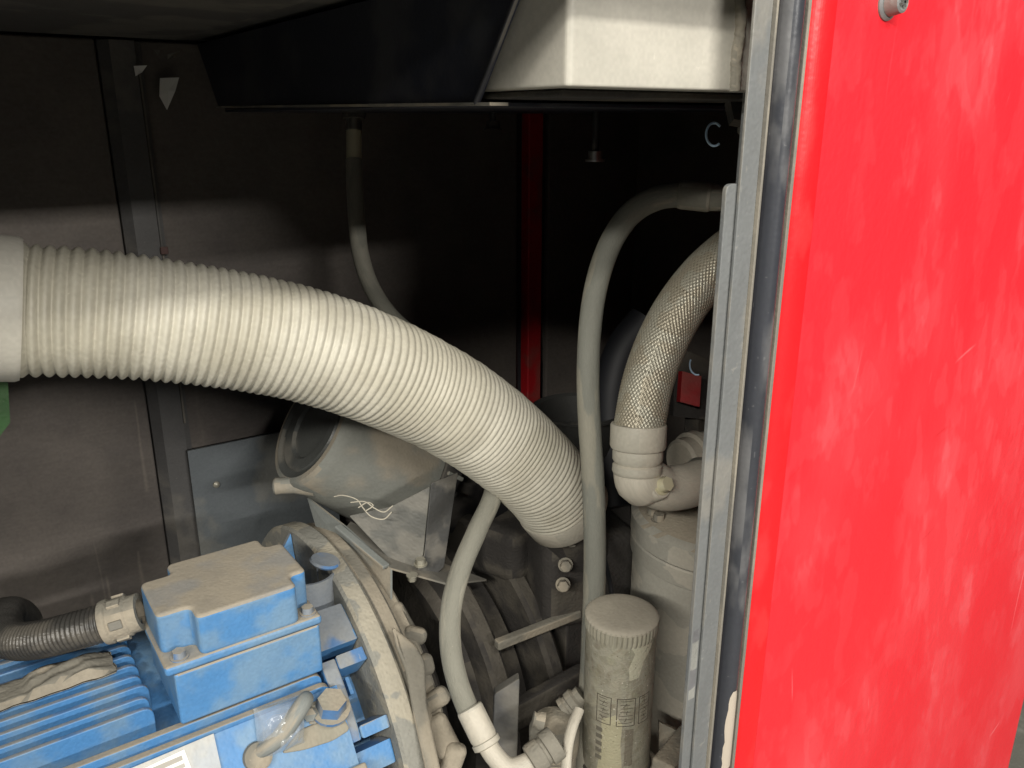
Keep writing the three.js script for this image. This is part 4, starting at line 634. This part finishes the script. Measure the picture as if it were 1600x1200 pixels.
// ---------------------------------------------------------------- intake air filter housing and its bracket
{
  const c = at(484, 664, 1.275), a = RT.clone().multiplyScalar(0.69).addScaledVector(UP, -0.40).addScaledVector(FW, 0.60).normalize();
  const t = thing('air_filter_housing', 'dusty round air filter housing under the ribbed hose', 'filter', c.clone().add(new THREE.Vector3(0.1, -0.2, 0)));
  obj('body', turned([[0.086, 0.000], [0.094, 0.001], [0.0985, 0.007], [0.101, 0.02], [0.106, 0.07], [0.113, 0.13], [0.116, 0.185], [0.110, 0.19]], c, a, 90), mat.housing, t);
  obj('end_cap', turned([[0.0862, 0.0005], [0.080, 0.004], [0.074, 0.006], [0.072, 0.003], [0.054, 0.004], [0.050, 0.009], [0.020, 0.010], [0, 0.010]], c, a, 72), mat.capFace, t);
  obj('clamp_band', turned([[0.109, 0.186], [0.119, 0.188], [0.121, 0.194], [0.118, 0.222], [0.098, 0.226]], c, a, 90), mat.black, t);
  const u = new THREE.Vector3().crossVectors(a, UP).normalize(), w = new THREE.Vector3().crossVectors(a, u).normalize();
  for (let k = 0; k < 30; k++) { const th = k / 30 * Math.PI * 2, d = u.clone().multiplyScalar(Math.cos(th)).addScaledVector(w, Math.sin(th)), p = c.clone().addScaledVector(a, 0.207).addScaledVector(d, 0.1222); const g = new RoundedBoxGeometry(0.006, 0.032, 0.007, 2, 0.002); g.applyMatrix4(new THREE.Matrix4().makeBasis(d, a, d.clone().cross(a))); g.translate(p.x, p.y, p.z); obj('clip', g, k % 3 ? mat.black : mat.housing, t); }
  obj('outlet', turned([[0.098, 0.226], [0.104, 0.23], [0.100, 0.27], [0.085, 0.32], [0.06, 0.345], [0.06, 0.40]], c, a, 64), mat.black, t);
  obj('drain_spout', turned([[0, 0], [0.011, 0], [0.0135, 0.003], [0.0125, 0.012], [0.013, 0.030], [0.02, 0.06], [0, 0.062]], at(428, 760, 1.255), RT.clone().addScaledVector(UP, 0.05).addScaledVector(FW, 0.1), 28), mat.housing, t);
  const st = (pts, r = 0.0009) => tag(obj('string', sweep(pts.map(([x, y, D]) => at(x, y, D)), 60, 8, () => r, { caps: true }), mat.thread), null, null);
  const labels = ['pale loose string looping over the air filter housing clips', 'longer pale string hanging below the looped one', 'short pale string end beside the filter clamp'];
  [[[522, 776, 1.17], [535, 774, 1.165], [558, 781, 1.16], [566, 792, 1.155], [580, 807, 1.15], [600, 811, 1.15], [612, 800, 1.15]], [[548, 785, 1.16], [570, 784, 1.155], [585, 794, 1.15], [600, 800, 1.15], [614, 790, 1.15]], [[560, 793, 1.158], [575, 785, 1.155], [583, 790, 1.15], [572, 798, 1.15]]].forEach((s, i) => tag(st(s), labels[i], 'string', 'pale strings on the filter'));

  const b = thing('filter_bracket', 'folded grey steel bracket carrying the air filter housing', 'bracket', at(600, 930, 1.2));
  const n = X1.clone();
  const A = at(480, 778, 1.30), B = at(540, 824, 1.235), C = at(610, 888, 1.165), D = at(610, 1010, 1.15), E = at(545, 900, 1.24), G = at(505, 862, 1.28);
  obj('side_plate', slab([A, B, C, D, E, G], 0.003, n), mat.grey, b);
  obj('top_plate', slab([C.clone().add(new THREE.Vector3(0, 0.001, 0)), B, at(548, 815, 1.26), at(640, 860, 1.24), at(760, 905, 1.25), at(700, 912, 1.17)], 0.003, new THREE.Vector3(0, -1, 0)), mat.lip, b);
  obj('top_rail', bar(at(527, 822, 1.235), at(604, 886, 1.165), 0.012, 0.006, 0.002), mat.grey, b);
  obj('saddle', plate([[545, 806], [610, 792], [672, 760], [661, 868], [648, 893], [618, 884]], at(640, 850, 1.19), N3(-0.62, 0.25, 0.75), 0.003, [], 0.003, 0.001), gm([0.115, 0.115, 0.105], [0.20, 0.19, 0.165], 0.45, 55, { roughness: 0.5 }, { f: 12, soft: 0.35 }), b);
  obj('saddle', plate([[674, 755], [716, 738], [694, 886], [672, 906], [652, 894], [663, 868]], at(676, 850, 1.192), N3(-0.1, 0.2, 0.95), 0.003, [], 0.003, 0.001), gm([0.07, 0.07, 0.068], [0.17, 0.16, 0.14], 0.4, 54, { roughness: 0.45 }, { f: 12, soft: 0.3 }), b);
  obj('bolt', hexBolt(at(657, 877, 1.17), Yax, 0.0078, 0.008), mat.bolt, b);
  obj('nut', hexBolt(at(644, 903, 1.165), new THREE.Vector3(0, -1, 0), 0.0065, 0.008), mat.bolt, b);
  obj('post', bar(D.clone().add(new THREE.Vector3(0.012, 0.02, -0.01)), D.clone().add(new THREE.Vector3(0.012, 0, -0.01)).setY(YB + EYE), 0.03, 0.012, 0.002, Z1), mat.iron, b);
}

scene.traverse((o) => { if (o.isMesh) { o.castShadow = true; o.receiveShadow = true; } });
renderer.render(scene, camera);
